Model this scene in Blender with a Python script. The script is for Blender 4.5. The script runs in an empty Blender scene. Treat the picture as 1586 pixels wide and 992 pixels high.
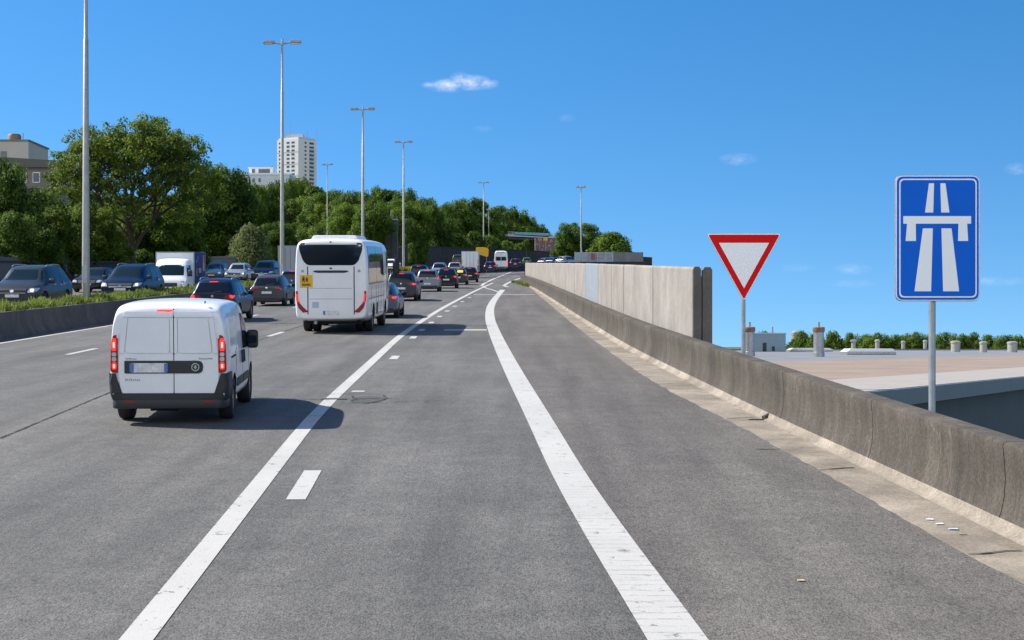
import bpy, bmesh, math, random
import numpy as np
from mathutils import Vector, Matrix
from mathutils.bvhtree import BVHTree
R = math.radians
scene = bpy.context.scene
col = scene.collection
dg_get = bpy.context.evaluated_depsgraph_get

# ------------------------------------------------------------------ camera
F, CX, HY, EYE = 2300.0, 793.0, 536.0, 2.5      # focal length and horizon of the photograph, eye height
SLOPE = 0.0591                                   # the motorway climbs away from the camera
cam = bpy.data.objects.new('camera', bpy.data.cameras.new('camera'))
col.objects.link(cam)
cam.location = (0, 0, EYE)
cam.rotation_euler = (R(90), 0, 0)
cam.data.sensor_width = 36.0
cam.data.lens = 36.0 * F / 1586.0
cam.data.shift_y = (HY - 496.0) / 1586.0
cam.data.clip_start, cam.data.clip_end = 0.1, 20000
scene.camera = cam

# ------------------------------------------------------------------ world, sun, exposure
SUN_AZ, SUN_EL = -74.0, 43.0                     # from the left and a little ahead
SKY_STRENGTH, SUN_STRENGTH, EXPOSURE = 0.108, 4.4, 1.02
world = bpy.data.worlds.new('World'); scene.world = world; world.use_nodes = True
wn, wl = world.node_tree.nodes, world.node_tree.links
wn.clear()
def wnode(t, **k):
    n = wn.new(t)
    for a, b in k.items(): setattr(n, a, b)
    return n
def wmath(op, a, b=None, clamp=False):
    n = wnode('ShaderNodeMath', operation=op, use_clamp=clamp)
    for i, v in enumerate((a, b)):
        if v is None: continue
        if isinstance(v, (int, float)): n.inputs[i].default_value = v
        else: wl.new(v, n.inputs[i])
    return n.outputs[0]
geo = wnode('ShaderNodeTexCoord')
sep = wnode('ShaderNodeSeparateXYZ'); wl.new(geo.outputs['Generated'], sep.inputs[0])
zz = wmath('ADD', wmath('MULTIPLY', wmath('MAXIMUM', sep.outputs[2], 0.0), 1.25), 0.155)
comb = wnode('ShaderNodeCombineXYZ')
wl.new(sep.outputs[0], comb.inputs[0]); wl.new(sep.outputs[1], comb.inputs[1]); wl.new(zz, comb.inputs[2])
nrm = wnode('ShaderNodeVectorMath', operation='NORMALIZE'); wl.new(comb.outputs[0], nrm.inputs[0])
sky = wnode('ShaderNodeTexSky', sky_type='NISHITA')
sky.sun_disc = False
sky.sun_elevation, sky.sun_rotation = R(SUN_EL), R(SUN_AZ)
sky.air_density, sky.dust_density, sky.ozone_density, sky.altitude = 1.0, 0.25, 2.2, 100
wl.new(nrm.outputs[0], sky.inputs['Vector'])
hsv = wnode('ShaderNodeHueSaturation')
hsv.inputs['Saturation'].default_value = 1.38
hsv.inputs['Value'].default_value = 0.83
hsv.inputs['Hue'].default_value = 0.499
wl.new(sky.outputs[0], hsv.inputs['Color'])
# a few thin clouds, given by their direction in the sky
az = wmath('DIVIDE', sep.outputs[0], wmath('MAXIMUM', sep.outputs[1], 0.02))
el = wmath('DIVIDE', sep.outputs[2], wmath('MAXIMUM', sep.outputs[1], 0.02))
cv = wnode('ShaderNodeCombineXYZ'); wl.new(az, cv.inputs[0]); wl.new(el, cv.inputs[1])
def wnoise(scale, detail=6, stretch=(1, 1, 1), rot=0.0, rough=.55):
    mp = wnode('ShaderNodeMapping'); mp.inputs['Scale'].default_value = stretch
    mp.inputs['Rotation'].default_value = (0, 0, rot)
    wl.new(cv.outputs[0], mp.inputs[0])
    n = wnode('ShaderNodeTexNoise'); n.inputs['Scale'].default_value = scale
    n.inputs['Detail'].default_value = detail; n.inputs['Roughness'].default_value = rough
    wl.new(mp.outputs[0], n.inputs['Vector'])
    return n.outputs['Fac']
ns = wnoise(95, 5, (1, 2.0, 1), -0.5); ns2 = wnoise(330, 4, (1, 1.4, 1))
total = None
for (px, py, rx, ry, amp) in ((693, 133, 26, 10, .95), (727, 128, 32, 11, 1.0), (712, 122, 14, 9, .8), (752, 130, 18, 8, .85), (665, 132, 12, 5, .5),
                              (1143, 247, 26, 9, .34), (748, 200, 14, 5, .14), (878, 183, 12, 6, .14),
                              (1320, 417, 28, 8, .26), (1575, 262, 18, 9, .35), (1535, 436, 60, 7, .22), (1320, 440, 40, 6, .16), (1230, 415, 30, 6, .14)):
    dx = wmath('MULTIPLY', wmath('SUBTRACT', az, (px - CX) / F), F / rx)
    dy = wmath('MULTIPLY', wmath('SUBTRACT', el, (HY - py) / F), F / ry)
    d = wmath('SQRT', wmath('ADD', wmath('MULTIPLY', dx, dx), wmath('MULTIPLY', dy, dy)))
    m = wmath('MULTIPLY', wmath('SUBTRACT', 1.25, d, True), amp)
    total = m if total is None else wmath('MAXIMUM', total, m)
nn = wmath('ADD', wmath('MULTIPLY', ns, .75), wmath('MULTIPLY', ns2, .25))
cm = wmath('MULTIPLY', total, wmath('MULTIPLY', wmath('SUBTRACT', nn, .34), 2.7, True), True)
cm = wmath('MULTIPLY', cm, wmath('GREATER_THAN', sep.outputs[1], 0.05))
mix = wnode('ShaderNodeMix', data_type='RGBA')
wl.new(cm, mix.inputs[0]); wl.new(hsv.outputs[0], mix.inputs[6]); mix.inputs[7].default_value = (4.2, 4.5, 5.4, 1)
# broad bright cloud added in the unseen sky behind the viewer, lightens shaded faces
def wrange(v, a, b, c=0.0, d=1.0):
    n = wnode('ShaderNodeMapRange'); n.interpolation_type = 'SMOOTHSTEP'
    n.inputs[1].default_value, n.inputs[2].default_value, n.inputs[3].default_value, n.inputs[4].default_value = a, b, c, d
    wl.new(v, n.inputs[0]); return n.outputs[0]
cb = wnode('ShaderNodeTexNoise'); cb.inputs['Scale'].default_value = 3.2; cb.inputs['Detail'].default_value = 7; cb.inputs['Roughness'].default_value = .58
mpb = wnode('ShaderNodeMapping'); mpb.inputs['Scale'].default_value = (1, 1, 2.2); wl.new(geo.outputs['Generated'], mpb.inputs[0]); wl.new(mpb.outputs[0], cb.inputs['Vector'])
fill_cloud = wmath('MULTIPLY', wrange(cb.outputs['Fac'], .40, .56), wmath('MULTIPLY', wrange(sep.outputs[1], -.62, -.22, 1, 0), wmath('MULTIPLY', wrange(sep.outputs[2], .0, .06), wrange(sep.outputs[2], .55, .85, 1, 0))))
mixb = wnode('ShaderNodeMix', data_type='RGBA'); wl.new(fill_cloud, mixb.inputs[0]); wl.new(mix.outputs[2], mixb.inputs[6]); mixb.inputs[7].default_value = (8.6, 8.3, 7.9, 1)
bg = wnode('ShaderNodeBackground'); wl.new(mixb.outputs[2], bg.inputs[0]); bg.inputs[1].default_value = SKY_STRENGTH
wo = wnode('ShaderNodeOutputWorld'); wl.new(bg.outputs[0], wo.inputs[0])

sun = bpy.data.objects.new('sun', bpy.data.lights.new('sun', 'SUN'))
col.objects.link(sun)
sun.data.energy, sun.data.angle, sun.data.color = SUN_STRENGTH, R(0.53), (1.0, .94, .85)
sd = Vector((math.sin(R(SUN_AZ)) * math.cos(R(SUN_EL)), math.cos(R(SUN_AZ)) * math.cos(R(SUN_EL)), math.sin(R(SUN_EL))))
sun.rotation_euler = sd.to_track_quat('Z', 'Y').to_euler()
vs = scene.view_settings
vs.view_transform, vs.look, vs.gamma, vs.exposure, vs.use_curve_mapping = 'Standard', 'None', 1.0, EXPOSURE, False
scene.cycles.max_bounces, scene.cycles.transparent_max_bounces = 6, 6
scene.cycles.use_denoising = True

# ------------------------------------------------------------------ helpers
def lerp_table(tab):
    xs, ys = [t[0] for t in tab], [t[1] for t in tab]
    # smooth the piecewise path a little so that kerbs and lines run as curves
    gx = np.linspace(xs[0], xs[-1], 900)
    gy = np.interp(gx, xs, ys)
    out = gy.copy()
    for i, x in enumerate(gx):
        w = min(0.14 * x, x - xs[0], xs[-1] - x)
        if w > .2:
            m = np.abs(gx - x) <= w
            out[i] = gy[m].mean()
    return lambda x: float(np.interp(x, gx, out))
def rz(y, e=0.0):                       # height of the motorway plane
    return SLOPE * y + e if y < 330 else SLOPE * 330 + 0.02 * (y - 330) + e
def at(px, py, d):                      # the point at distance d seen at a photograph pixel
    return Vector(((px - CX) / F * d, d, EYE + (HY - py) / F * d))
def xat(px, d): return (px - CX) / F * d

def tag(o, label=None, cat=None, group=None, kind=None):
    if label: o['label'] = label
    if cat: o['category'] = cat
    if group: o['group'] = group
    if kind: o['kind'] = kind
    return o
def empty(name, loc=(0, 0, 0), rot=(0, 0, 0), label=None, cat=None, group=None):
    o = bpy.data.objects.new(name, None); col.objects.link(o)
    o.location = loc; o.rotation_euler = rot; o.empty_display_size = .3
    return tag(o, label, cat, group)
def link_mesh(name, me, mat, parent=None, smooth=None):
    if mat is not None and not me.materials: me.materials.append(mat)
    if smooth is not None:
        me.polygons.foreach_set('use_smooth', [True] * len(me.polygons))
        if smooth < 180: me.set_sharp_from_angle(angle=R(smooth))
    o = bpy.data.objects.new(name, me); col.objects.link(o)
    if parent is not None: o.parent = parent
    return o
def copy_tree(o, parent=None):
    c = o.copy(); col.objects.link(c)
    if parent is not None: c.parent = parent
    for ch in list(o.children): copy_tree(ch, c)
    return c

class MB:
    """collects shapes and links them as one mesh object"""
    def __init__(s): s.v, s.f = [], []
    def add(s, vs, fs):
        b = len(s.v); s.v += [tuple(v) for v in vs]; s.f += [[i + b for i in f] for f in fs]; return s
    def box(s, x0, x1, y0, y1, z0, z1):
        vs = [(x, y, z) for z in (z0, z1) for y in (y0, y1) for x in (x0, x1)]
        return s.add(vs, [(0, 2, 3, 1), (4, 5, 7, 6), (0, 1, 5, 4), (2, 6, 7, 3), (0, 4, 6, 2), (1, 3, 7, 5)])
    def tube(s, pts, rad, n=10, cap=True):
        pts = [Vector(p) for p in pts]
        if not isinstance(rad, (list, tuple)): rad = [rad] * len(pts)
        rings = []; up = None
        for i, p in enumerate(pts):
            t = (pts[min(i + 1, len(pts) - 1)] - pts[max(i - 1, 0)]).normalized()
            if up is None:
                up = t.orthogonal().normalized()
            up = (up - t * up.dot(t)); up = up.normalized() if up.length > 1e-6 else t.orthogonal().normalized()
            w = t.cross(up)
            rings.append([p + (up * math.cos(a) + w * math.sin(a)) * rad[i] for a in [2 * math.pi * k / n for k in range(n)]])
        vs = [v for r in rings for v in r]
        fs = [(i * n + k, i * n + (k + 1) % n, (i + 1) * n + (k + 1) % n, (i + 1) * n + k) for i in range(len(pts) - 1) for k in range(n)]
        if cap: fs += [tuple(range(n))[::-1], tuple((len(pts) - 1) * n + k for k in range(n))]
        return s.add(vs, fs)
    def lathe(s, prof, n=24, axis='z', c=(0, 0, 0)):
        vs, m = [], len(prof)
        for k in range(n):
            a = 2 * math.pi * k / n
            for r, h in prof:
                p = (r * math.cos(a), r * math.sin(a), h)
                if axis == 'x': p = (p[2], p[0], p[1])
                if axis == 'y': p = (p[0], p[2], p[1])
                vs.append((p[0] + c[0], p[1] + c[1], p[2] + c[2]))
        fs = [(k * m + i, ((k + 1) % n) * m + i, ((k + 1) % n) * m + i + 1, k * m + i + 1) for k in range(n) for i in range(m - 1)]
        return s.add(vs, fs)
    def prism(s, poly, d0, d1, plane='xz'):
        """2-D outline pulled from d0 to d1 along the third axis"""
        def P(a, b, d):
            return {'xz': (a, d, b), 'yz': (d, a, b), 'xy': (a, b, d)}[plane]
        n = len(poly)
        vs = [P(a, b, d0) for a, b in poly] + [P(a, b, d1) for a, b in poly]
        return s.add(vs, [tuple(range(n)), tuple(range(2 * n - 1, n - 1, -1))] + [(i, (i + 1) % n, n + (i + 1) % n, n + i)[::-1] for i in range(n)])
    def sweep(s, path, prof, close=True):
        """profile (offset to the right, height) swept along (x, y, z) points"""
        n = len(prof); vs = []
        for i, p in enumerate(path):
            a, b = Vector(path[max(i - 1, 0)]), Vector(path[min(i + 1, len(path) - 1)])
            t = (b - a); t.z = 0; t.normalize(); r = Vector((t.y, -t.x, 0))
            vs += [(p[0] + r.x * o, p[1] + r.y * o, p[2] + h) for o, h in prof]
        fs = [(i * n + k, i * n + (k + 1) % n, (i + 1) * n + (k + 1) % n, (i + 1) * n + k) for i in range(len(path) - 1) for k in range(n if close else n - 1)]
        if close: fs += [tuple(range(n)), tuple((len(path) - 1) * n + k for k in range(n))[::-1]]
        return s.add(vs, fs)
    def build(s, name, mat, parent=None, smooth=None, bevel=0):
        me = bpy.data.meshes.new(name); me.from_pydata(s.v, [], s.f)
        bm = bmesh.new(); bm.from_mesh(me); bmesh.ops.recalc_face_normals(bm, faces=bm.faces)
        if bevel:
            es = [e for e in bm.edges if len(e.link_faces) == 2 and e.calc_face_angle(0) > .6]
            bmesh.ops.bevel(bm, geom=es, offset=bevel, segments=2, affect='EDGES', profile=.5)
        bm.to_mesh(me); bm.free()
        return link_mesh(name, me, mat, parent, smooth if smooth is not None else (40 if bevel else None))

def rrect(x0, y0, x1, y1, r=0.03, n=4):
    return roundpoly([(x0, y0), (x1, y0), (x1, y1), (x0, y1)], r, n)
def roundpoly(pts, r, n=4):
    out = []; m = len(pts)
    for i in range(m):
        p = Vector(pts[i]); a = Vector(pts[i - 1]) - p; b = Vector(pts[(i + 1) % m]) - p
        rr = r[i] if isinstance(r, (list, tuple)) else r
        q = min(rr, a.length * .45, b.length * .45)
        if q < 1e-4: out.append(tuple(p)); continue
        p0, p1 = p + a.normalized() * q, p + b.normalized() * q
        for k in range(n + 1):
            t = k / n
            out.append(tuple(p0 * (1 - t) ** 2 + p * 2 * t * (1 - t) + p1 * t ** 2))
    return out

# ------------------------------------------------------------------ materials
def mat_new(name):
    m = bpy.data.materials.new(name); m.use_nodes = True
    return m, m.node_tree.nodes, m.node_tree.links, m.node_tree.nodes['Principled BSDF']
def plain(name, c, rough=.5, metal=0.0, coat=0.0, emit=None, es=1.0, spec=.5, var=0.0, vscale=3.0, bump=0.0):
    m, n, l, b = mat_new(name)
    b.inputs['Base Color'].default_value = (*c, 1); b.inputs['Roughness'].default_value = rough
    b.inputs['Metallic'].default_value = metal; b.inputs['Coat Weight'].default_value = coat
    b.inputs['Coat Roughness'].default_value = .06
    b.inputs['Specular IOR Level'].default_value = spec
    if emit: b.inputs['Emission Color'].default_value = (*emit, 1); b.inputs['Emission Strength'].default_value = es
    if var or bump:
        tc = n.new('ShaderNodeTexCoord'); t = n.new('ShaderNodeTexNoise')
        t.inputs['Scale'].default_value = vscale; t.inputs['Detail'].default_value = 7; t.inputs['Roughness'].default_value = .65
        l.new(tc.outputs['Object'], t.inputs['Vector'])
        if var:
            mr = n.new('ShaderNodeMapRange'); mr.inputs['From Min'].default_value = .3; mr.inputs['From Max'].default_value = .7
            mr.inputs['To Min'].default_value = 1 - var; mr.inputs['To Max'].default_value = 1 + var
            l.new(t.outputs['Fac'], mr.inputs['Value'])
            mx = n.new('ShaderNodeVectorMath'); mx.operation = 'SCALE'; mx.inputs[0].default_value = c
            l.new(mr.outputs[0], mx.inputs['Scale']); l.new(mx.outputs[0], b.inputs['Base Color'])
        if bump:
            bp = n.new('ShaderNodeBump'); bp.inputs['Strength'].default_value = bump; bp.inputs['Distance'].default_value = .02
            l.new(t.outputs['Fac'], bp.inputs['Height']); l.new(bp.outputs[0], b.inputs['Normal'])
    return m

class NT:
    """short-hand for building node trees"""
    def __init__(s, name):
        s.m, s.n, s.l, s.b = mat_new(name)
        s.tc = s.n.new('ShaderNodeTexCoord')
    def put(s, sock, v):
        if isinstance(v, (int, float)): sock.default_value = v
        elif isinstance(v, tuple): sock.default_value = (*v, 1) if len(v) == 3 and len(sock.default_value) == 4 else v
        else: s.l.new(v, sock)
    def coord(s, scale=(1, 1, 1), rot=(0, 0, 0)):
        mp = s.n.new('ShaderNodeMapping'); mp.inputs['Scale'].default_value = scale; mp.inputs['Rotation'].default_value = rot
        s.l.new(s.tc.outputs['Object'], mp.inputs[0]); return mp.outputs[0]
    def noise(s, scale, detail=5, vec=None, rough=.6, dist=0.0):
        t = s.n.new('ShaderNodeTexNoise'); t.inputs['Scale'].default_value = scale; t.inputs['Detail'].default_value = detail
        t.inputs['Roughness'].default_value = rough; t.inputs['Distortion'].default_value = dist
        s.l.new(vec if vec is not None else s.tc.outputs['Object'], t.inputs['Vector']); return t.outputs['Fac']
    def vor(s, scale, vec=None, feature='F1', out='Distance'):
        t = s.n.new('ShaderNodeTexVoronoi'); t.feature = feature; t.inputs['Scale'].default_value = scale
        s.l.new(vec if vec is not None else s.tc.outputs['Object'], t.inputs['Vector']); return t.outputs[out]
    def math(s, op, a, b=0.0, clamp=False):
        t = s.n.new('ShaderNodeMath'); t.operation = op; t.use_clamp = clamp
        s.put(t.inputs[0], a); s.put(t.inputs[1], b); return t.outputs[0]
    def rng(s, v, a, b, c=0.0, d=1.0):
        t = s.n.new('ShaderNodeMapRange'); t.inputs[1].default_value, t.inputs[2].default_value = a, b
        t.inputs[3].default_value, t.inputs[4].default_value = c, d
        s.put(t.inputs[0], v); return t.outputs[0]
    def mix(s, f, a, b, mode='MIX'):
        t = s.n.new('ShaderNodeMix'); t.data_type = 'RGBA'; t.blend_type = mode
        s.put(t.inputs[0], f); s.put(t.inputs[6], a); s.put(t.inputs[7], b); return t.outputs[2]
    def scale(s, colr, f):
        t = s.n.new('ShaderNodeVectorMath'); t.operation = 'SCALE'
        s.put(t.inputs[0], colr); s.put(t.inputs['Scale'], f); return t.outputs[0]
    def bump(s, h, strength=.3, dist=.02):
        t = s.n.new('ShaderNodeBump'); t.inputs['Strength'].default_value = strength; t.inputs['Distance'].default_value = dist
        s.l.new(h, t.inputs['Height']); s.l.new(t.outputs[0], s.b.inputs['Normal'])
    def xyz(s):
        t = s.n.new('ShaderNodeSeparateXYZ'); s.l.new(s.tc.outputs['Object'], t.inputs[0]); return t.outputs

def asphalt(name, c, warm):
    t = NT(name)
    g1 = t.noise(80, 3, t.coord((1, .34, 1)), rough=.7); g2 = t.noise(24, 4, t.coord((1, .34, 1)), rough=.75)
    grain = t.math('ADD', t.math('MULTIPLY', g1, .72), t.math('MULTIPLY', g2, .28))
    stones = t.vor(150)
    big = t.noise(.35, 5)
    streak = t.noise(1.3, 4, t.coord((1.0, .035, 1)))
    spots = t.noise(2.6, 6)
    g = t.rng(grain, .36, .64, .34, 1.62)
    v = t.math('MULTIPLY', g, t.rng(big, .3, .7, .86, 1.12))
    v = t.math('MULTIPLY', v, t.rng(streak, .3, .7, .74, 1.22))
    v = t.math('MULTIPLY', v, t.rng(spots, .35, .7, .88, 1.10))
    colr = t.mix(t.rng(stones, .0, .55), tuple(x * 1.35 for x in warm), c)
    t.put(t.b.inputs['Base Color'], t.scale(colr, v))
    t.put(t.b.inputs['Roughness'], t.rng(grain, .3, .7, .72, .92))
    t.b.inputs['Specular IOR Level'].default_value = .35
    t.bump(grain, .6, .015)
    return t.m
def road_paint(name, ribs=False):
    t = NT(name)
    wear = t.noise(7, 8, rough=.72); fine = t.noise(60, 4, rough=.7); patch = t.noise(.6, 4)
    tone = t.rng(fine, .3, .7, .86, 1.05)
    dirt = t.rng(patch, .3, .7, .86, 1.0)
    w = t.scale((.45, .44, .415), t.math('MULTIPLY', tone, dirt))
    hole = t.rng(t.math('ADD', t.math('MULTIPLY', wear, .75), t.math('MULTIPLY', fine, .25)),   .575, .615)
    if ribs:
        X, Y, Z = t.xyz()
        wob = t.math('MULTIPLY', t.noise(2.5, 4), .10)
        wave = t.math('SINE', t.math('MULTIPLY', t.math('ADD', Y, wob), 2 * math.pi / .18))
        near = t.rng(Y, 10, 20, 1.0, .1)
        brk = t.rng(t.noise(11, 6, t.coord((.5, 2.6, 1)), rough=.75), .45, .57)
        rib = t.math('MULTIPLY', t.math('MULTIPLY', t.rng(wave, .78, .97), brk), near)
        hole = t.math('MAXIMUM', hole, t.math('MULTIPLY', rib, .62))
    t.put(t.b.inputs['Base Color'], t.mix(hole, w, (.10, .10, .10)))
    t.b.inputs['Roughness'].default_value = .7
    t.bump(fine, .3, .006)
    return t.m
def concrete(name, c, streak=.25, sy=3.0, light_lines=0.0, blotch=.2, fine=.2):
    t = NT(name)
    st = t.noise(1.0, 6, t.coord((1.2, sy, .22)), rough=.7)
    bl = t.noise(.9, 6); fn = t.noise(28, 5, rough=.75); sp = t.noise(6, 6, rough=.7)
    v = t.math('MULTIPLY', t.rng(st, .3, .7, 1 - streak, 1 + streak), t.rng(bl, .3, .7, 1 - blotch, 1 + blotch))
    v = t.math('MULTIPLY', v, t.rng(fn, .3, .7, 1 - fine, 1 + fine))
    v = t.math('MULTIPLY', v, t.rng(sp, .35, .7, .9, 1.08))
    colr = t.scale(c, v)
    if light_lines:
        ln = t.noise(1.0, 3, t.coord((.5, 1.9, .35)), rough=.5)
        a = t.math('ABSOLUTE', t.math('SUBTRACT', ln, .5))
        f = t.math('MULTIPLY', t.rng(a, 0, .006, 1, 0), t.rng(t.noise(.45, 3), .45, .6, 0, light_lines))
        colr = t.mix(f, colr, tuple(min(.5, x * 2.3) for x in c))
    t.put(t.b.inputs['Base Color'], colr)
    t.b.inputs['Roughness'].default_value = .9
    t.b.inputs['Specular IOR Level'].default_value = .25
    t.bump(t.math('ADD', fn, t.math('MULTIPLY', sp, .6)), .4, .012)
    return t.m
def leaf_mat(name, dark, light, trans=.5):
    m, n, l, b = mat_new(name)
    g = n.new('ShaderNodeNewGeometry'); oi = n.new('ShaderNodeObjectInfo')
    ad = n.new('ShaderNodeMath'); ad.operation = 'MULTIPLY_ADD'; ad.inputs[1].default_value = .34
    l.new(g.outputs['Random Per Island'], ad.inputs[0])
    ml = n.new('ShaderNodeMath'); ml.operation = 'MULTIPLY'; ml.inputs[1].default_value = .36
    l.new(oi.outputs['Random'], ml.inputs[0])
    tc = n.new('ShaderNodeTexCoord'); nz = n.new('ShaderNodeTexNoise'); nz.inputs['Scale'].default_value = .75; nz.inputs['Detail'].default_value = 2
    l.new(tc.outputs['Object'], nz.inputs['Vector'])
    n2 = n.new('ShaderNodeMapRange'); n2.inputs[1].default_value, n2.inputs[2].default_value, n2.inputs[3].default_value, n2.inputs[4].default_value = .3, .7, -.32, .62
    l.new(nz.outputs['Fac'], n2.inputs[0]); a2 = n.new('ShaderNodeMath'); l.new(ml.outputs[0], a2.inputs[0]); l.new(n2.outputs[0], a2.inputs[1])
    l.new(a2.outputs[0], ad.inputs[2]); ad.use_clamp = True
    mx = n.new('ShaderNodeMix'); mx.data_type = 'RGBA'
    mx.inputs[6].default_value = (*dark, 1); mx.inputs[7].default_value = (*light, 1)
    l.new(ad.outputs[0], mx.inputs[0]); l.new(mx.outputs[2], b.inputs['Base Color'])
    b.inputs['Roughness'].default_value = .6; b.inputs['Specular IOR Level'].default_value = .15
    tr = n.new('ShaderNodeBsdfTranslucent'); l.new(mx.outputs[2], tr.inputs[0])
    ms = n.new('ShaderNodeMixShader'); ms.inputs[0].default_value = trans
    l.new(b.outputs[0], ms.inputs[1]); l.new(tr.outputs[0], ms.inputs[2])
    l.new(ms.outputs[0], n['Material Output'].inputs[0])
    return m

M = {}
M['asphalt'] = asphalt('road_asphalt', (.098, .0945, .089), (.108, .104, .097))
M['shoulder'] = asphalt('shoulder_asphalt', (.100, .091, .081), (.107, .098, .088))
M['paint_line'] = road_paint('white_road_paint')
M['paint_rib'] = road_paint('white_ribbed_paint', True)
M['parapet'] = concrete('weathered_concrete', (.070, .061, .050), .30, 3.2, .65, .28, .45)
M['gutter'] = concrete('sandy_concrete', (.225, .194, .157), .15, 1.5, 0, .38, .32)
M['wallc'] = concrete('pale_concrete', (.250, .232, .208), .13, 1.3, 0, .16, .16)
M['wallblue'] = concrete('blue_grey_panel', (.21, .24, .27), .08, 2.2, 0, .05, .06)
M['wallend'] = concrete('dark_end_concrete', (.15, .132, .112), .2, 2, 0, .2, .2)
M['darkwall'] = concrete('dark_barrier', (.045, .045, .046), .2, .5, 0, .2, .2)
M['medwall'] = concrete('median_concrete', (.10, .092, .085), .35, 1.5, 0, .2, .25)
M['greywall'] = concrete('grey_concrete', (.20, .20, .19), .15, .8, 0, .12, .1)
M['crack'] = plain('crack_filler', (.022, .022, .022), .9)
M['tyre'] = plain('tyre_rubber', (.018, .018, .019), .8)
M['rim'] = plain('alloy_rim', (.42, .43, .45), .35, .9)
M['black'] = plain('black_plastic', (.02, .021, .023), .55)
M['under'] = plain('dark_underside', (.012, .012, .013), .9)
M['glass'] = plain('tinted_glass', (.008, .012, .020), .05, 0, 0, spec=.30)
M['clearglass'] = plain('smoked_glass', (.010, .022, .032), .04, 0, 0, spec=.22)
M['clearglass'].node_tree.nodes['Principled BSDF'].inputs['IOR'].default_value = 1.2
M['chrome'] = plain('chrome_trim', (.62, .63, .65), .2, 1)
M['red'] = plain('red_lens', (.28, .008, .012), .15, 0, .6)
M['redlit'] = plain('lit_red_lens', (.6, .02, .02), .2, 0, .4, emit=(1, .025, .02), es=.75)
M['glow'] = plain('lamp_filament', (.8, .3, .25), .3, emit=(1, .35, .25), es=.8)
M['amber'] = plain('amber_lens', (.55, .16, .02), .25)
M['lamp'] = plain('clear_lens', (.55, .57, .58), .12, .3, .8)
M['lamplit'] = plain('lit_headlight', (.7, .7, .68), .2, emit=(1, .93, .82), es=.45)
M['plate'] = plain('pale_plate', (.62, .61, .60), .5, var=.3, vscale=9)
M['plateblue'] = plain('plate_blue', (.08, .17, .42), .5)
M['galv'] = plain('galvanised_steel', (.34, .36, .37), .45, .7, var=.18, vscale=5)
M['mast'] = plain('mast_metal', (.33, .32, .295), .55, .3, var=.16, vscale=2.5)
M['white'] = plain('white_enamel', (.80, .80, .80), .35, 0, .3)
M['signwhite'] = plain('sign_white', (.95, .93, .90), .4, 0, 1.0)
M['signwhite'].node_tree.nodes['Principled BSDF'].inputs['Coat IOR'].default_value = 1.8
M['signwhite'].node_tree.nodes['Principled BSDF'].inputs['Coat Roughness'].default_value = .35
M['signred'] = plain('sign_red', (.74, .004, .006), .5, 0, 0, spec=.15)
M['signblue'] = plain('sign_blue', (.001, .135, .68), .5, 0, 0, spec=.15, var=.05, vscale=2.2)
M['bark'] = plain('bark', (.055, .042, .03), .95, var=.35, vscale=6, bump=.5)
M['soil'] = plain('ground_soil', (.07, .085, .035), .95, var=.4, vscale=.35)
M['plain'] = plain('far_ground', (.10, .13, .08), .95, var=.35, vscale=.01)
M['yellow'] = plain('yellow_panel', (.75, .42, .01), .5)
M['leaf_a'] = leaf_mat('green_leaves', (.026, .060, .007), (.165, .255, .032))
M['leaf_b'] = leaf_mat('yellow_green_leaves', (.042, .082, .010), (.185, .245, .032))
M['leaf_c'] = leaf_mat('dark_leaves', (.018, .046, .009), (.120, .195, .028))
M['leaf_d'] = leaf_mat('olive_leaves', (.08, .115, .035), (.22, .26, .10))
M['leaf_e'] = leaf_mat('fresh_leaves', (.045, .09, .010), (.14, .22, .03))
M['grass'] = leaf_mat('verge_grass', (.07, .12, .02), (.22, .27, .06), .3)
def paint(name, c, metal=.3, rough=.35): return plain(name, c, rough, metal, .6 if sum(c) > .6 else .12, spec=.5 if sum(c) > .6 else .3)
P = dict(white=plain('white_van_paint', (.76, .77, .78), .35, 0, .6, var=.05, vscale=1.6), busw=plain('white_bus_paint', (.76, .76, .755), .35, 0, .5, var=.06, vscale=1.1),
         navy=paint('navy_paint', (.010, .022, .055)), darkblue=paint('dark_blue_paint', (.004, .012, .036)),
         grey=paint('graphite_paint', (.070, .076, .085), .5), silver=paint('silver_blue_paint', (.20, .24, .29), .6),
         slate=paint('slate_paint', (.045, .055, .070), .5), black=paint('black_paint', (.014, .016, .019)),
         pale=paint('pale_silver_paint', (.42, .44, .46), .6), bluegrey=paint('blue_grey_paint', (.10, .13, .18), .5),
         blue=paint('blue_paint', (.03, .09, .20)), green=paint('green_paint', (.05, .16, .05)),
         boxwhite=paint('white_box_panel', (.70, .71, .72), 0), boxblue=plain('blue_box_panel', (.028, .060, .19), .75, spec=.2), gunmetal=paint('gunmetal_paint', (.040, .047, .058), .4),
         boxgrey=paint('grey_box_panel', (.33, .36, .40), 0))

# ------------------------------------------------------------------ road layout, measured along the carriageway
PAR = lerp_table([(1, 5.25), (8, 4.84), (13.1, 4.53), (16.5, 4.35), (22.5, 3.99), (28, 3.74), (39.7, 3.22), (60.5, 2.81), (92.7, 2.30), (125, 1.74), (155, .75), (160, .6)])
ASP = lerp_table([(1, 4.6), (11.3, 3.90), (19.8, 3.49), (30, 2.76), (50, 2.33), (82, 1.96), (110, 1.62), (135, 1.35), (156, .7), (160, .6)])
SOL = lerp_table([(1, -2.0), (9.71, -2.46), (24, -3.16), (48.7, -3.62), (72, -3.52), (115, -2.78), (155, -1.75), (200, -.8), (290, 1.0), (335, 2.4)])
GOR = lerp_table([(1, 1.55), (9.7, 1.09), (13.4, .855), (17.2, .65), (23, .43), (31, .094), (41, -.285), (52, -.66), (64, -1.0), (82, -1.15), (108, -.85), (122, -.66)])
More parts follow.
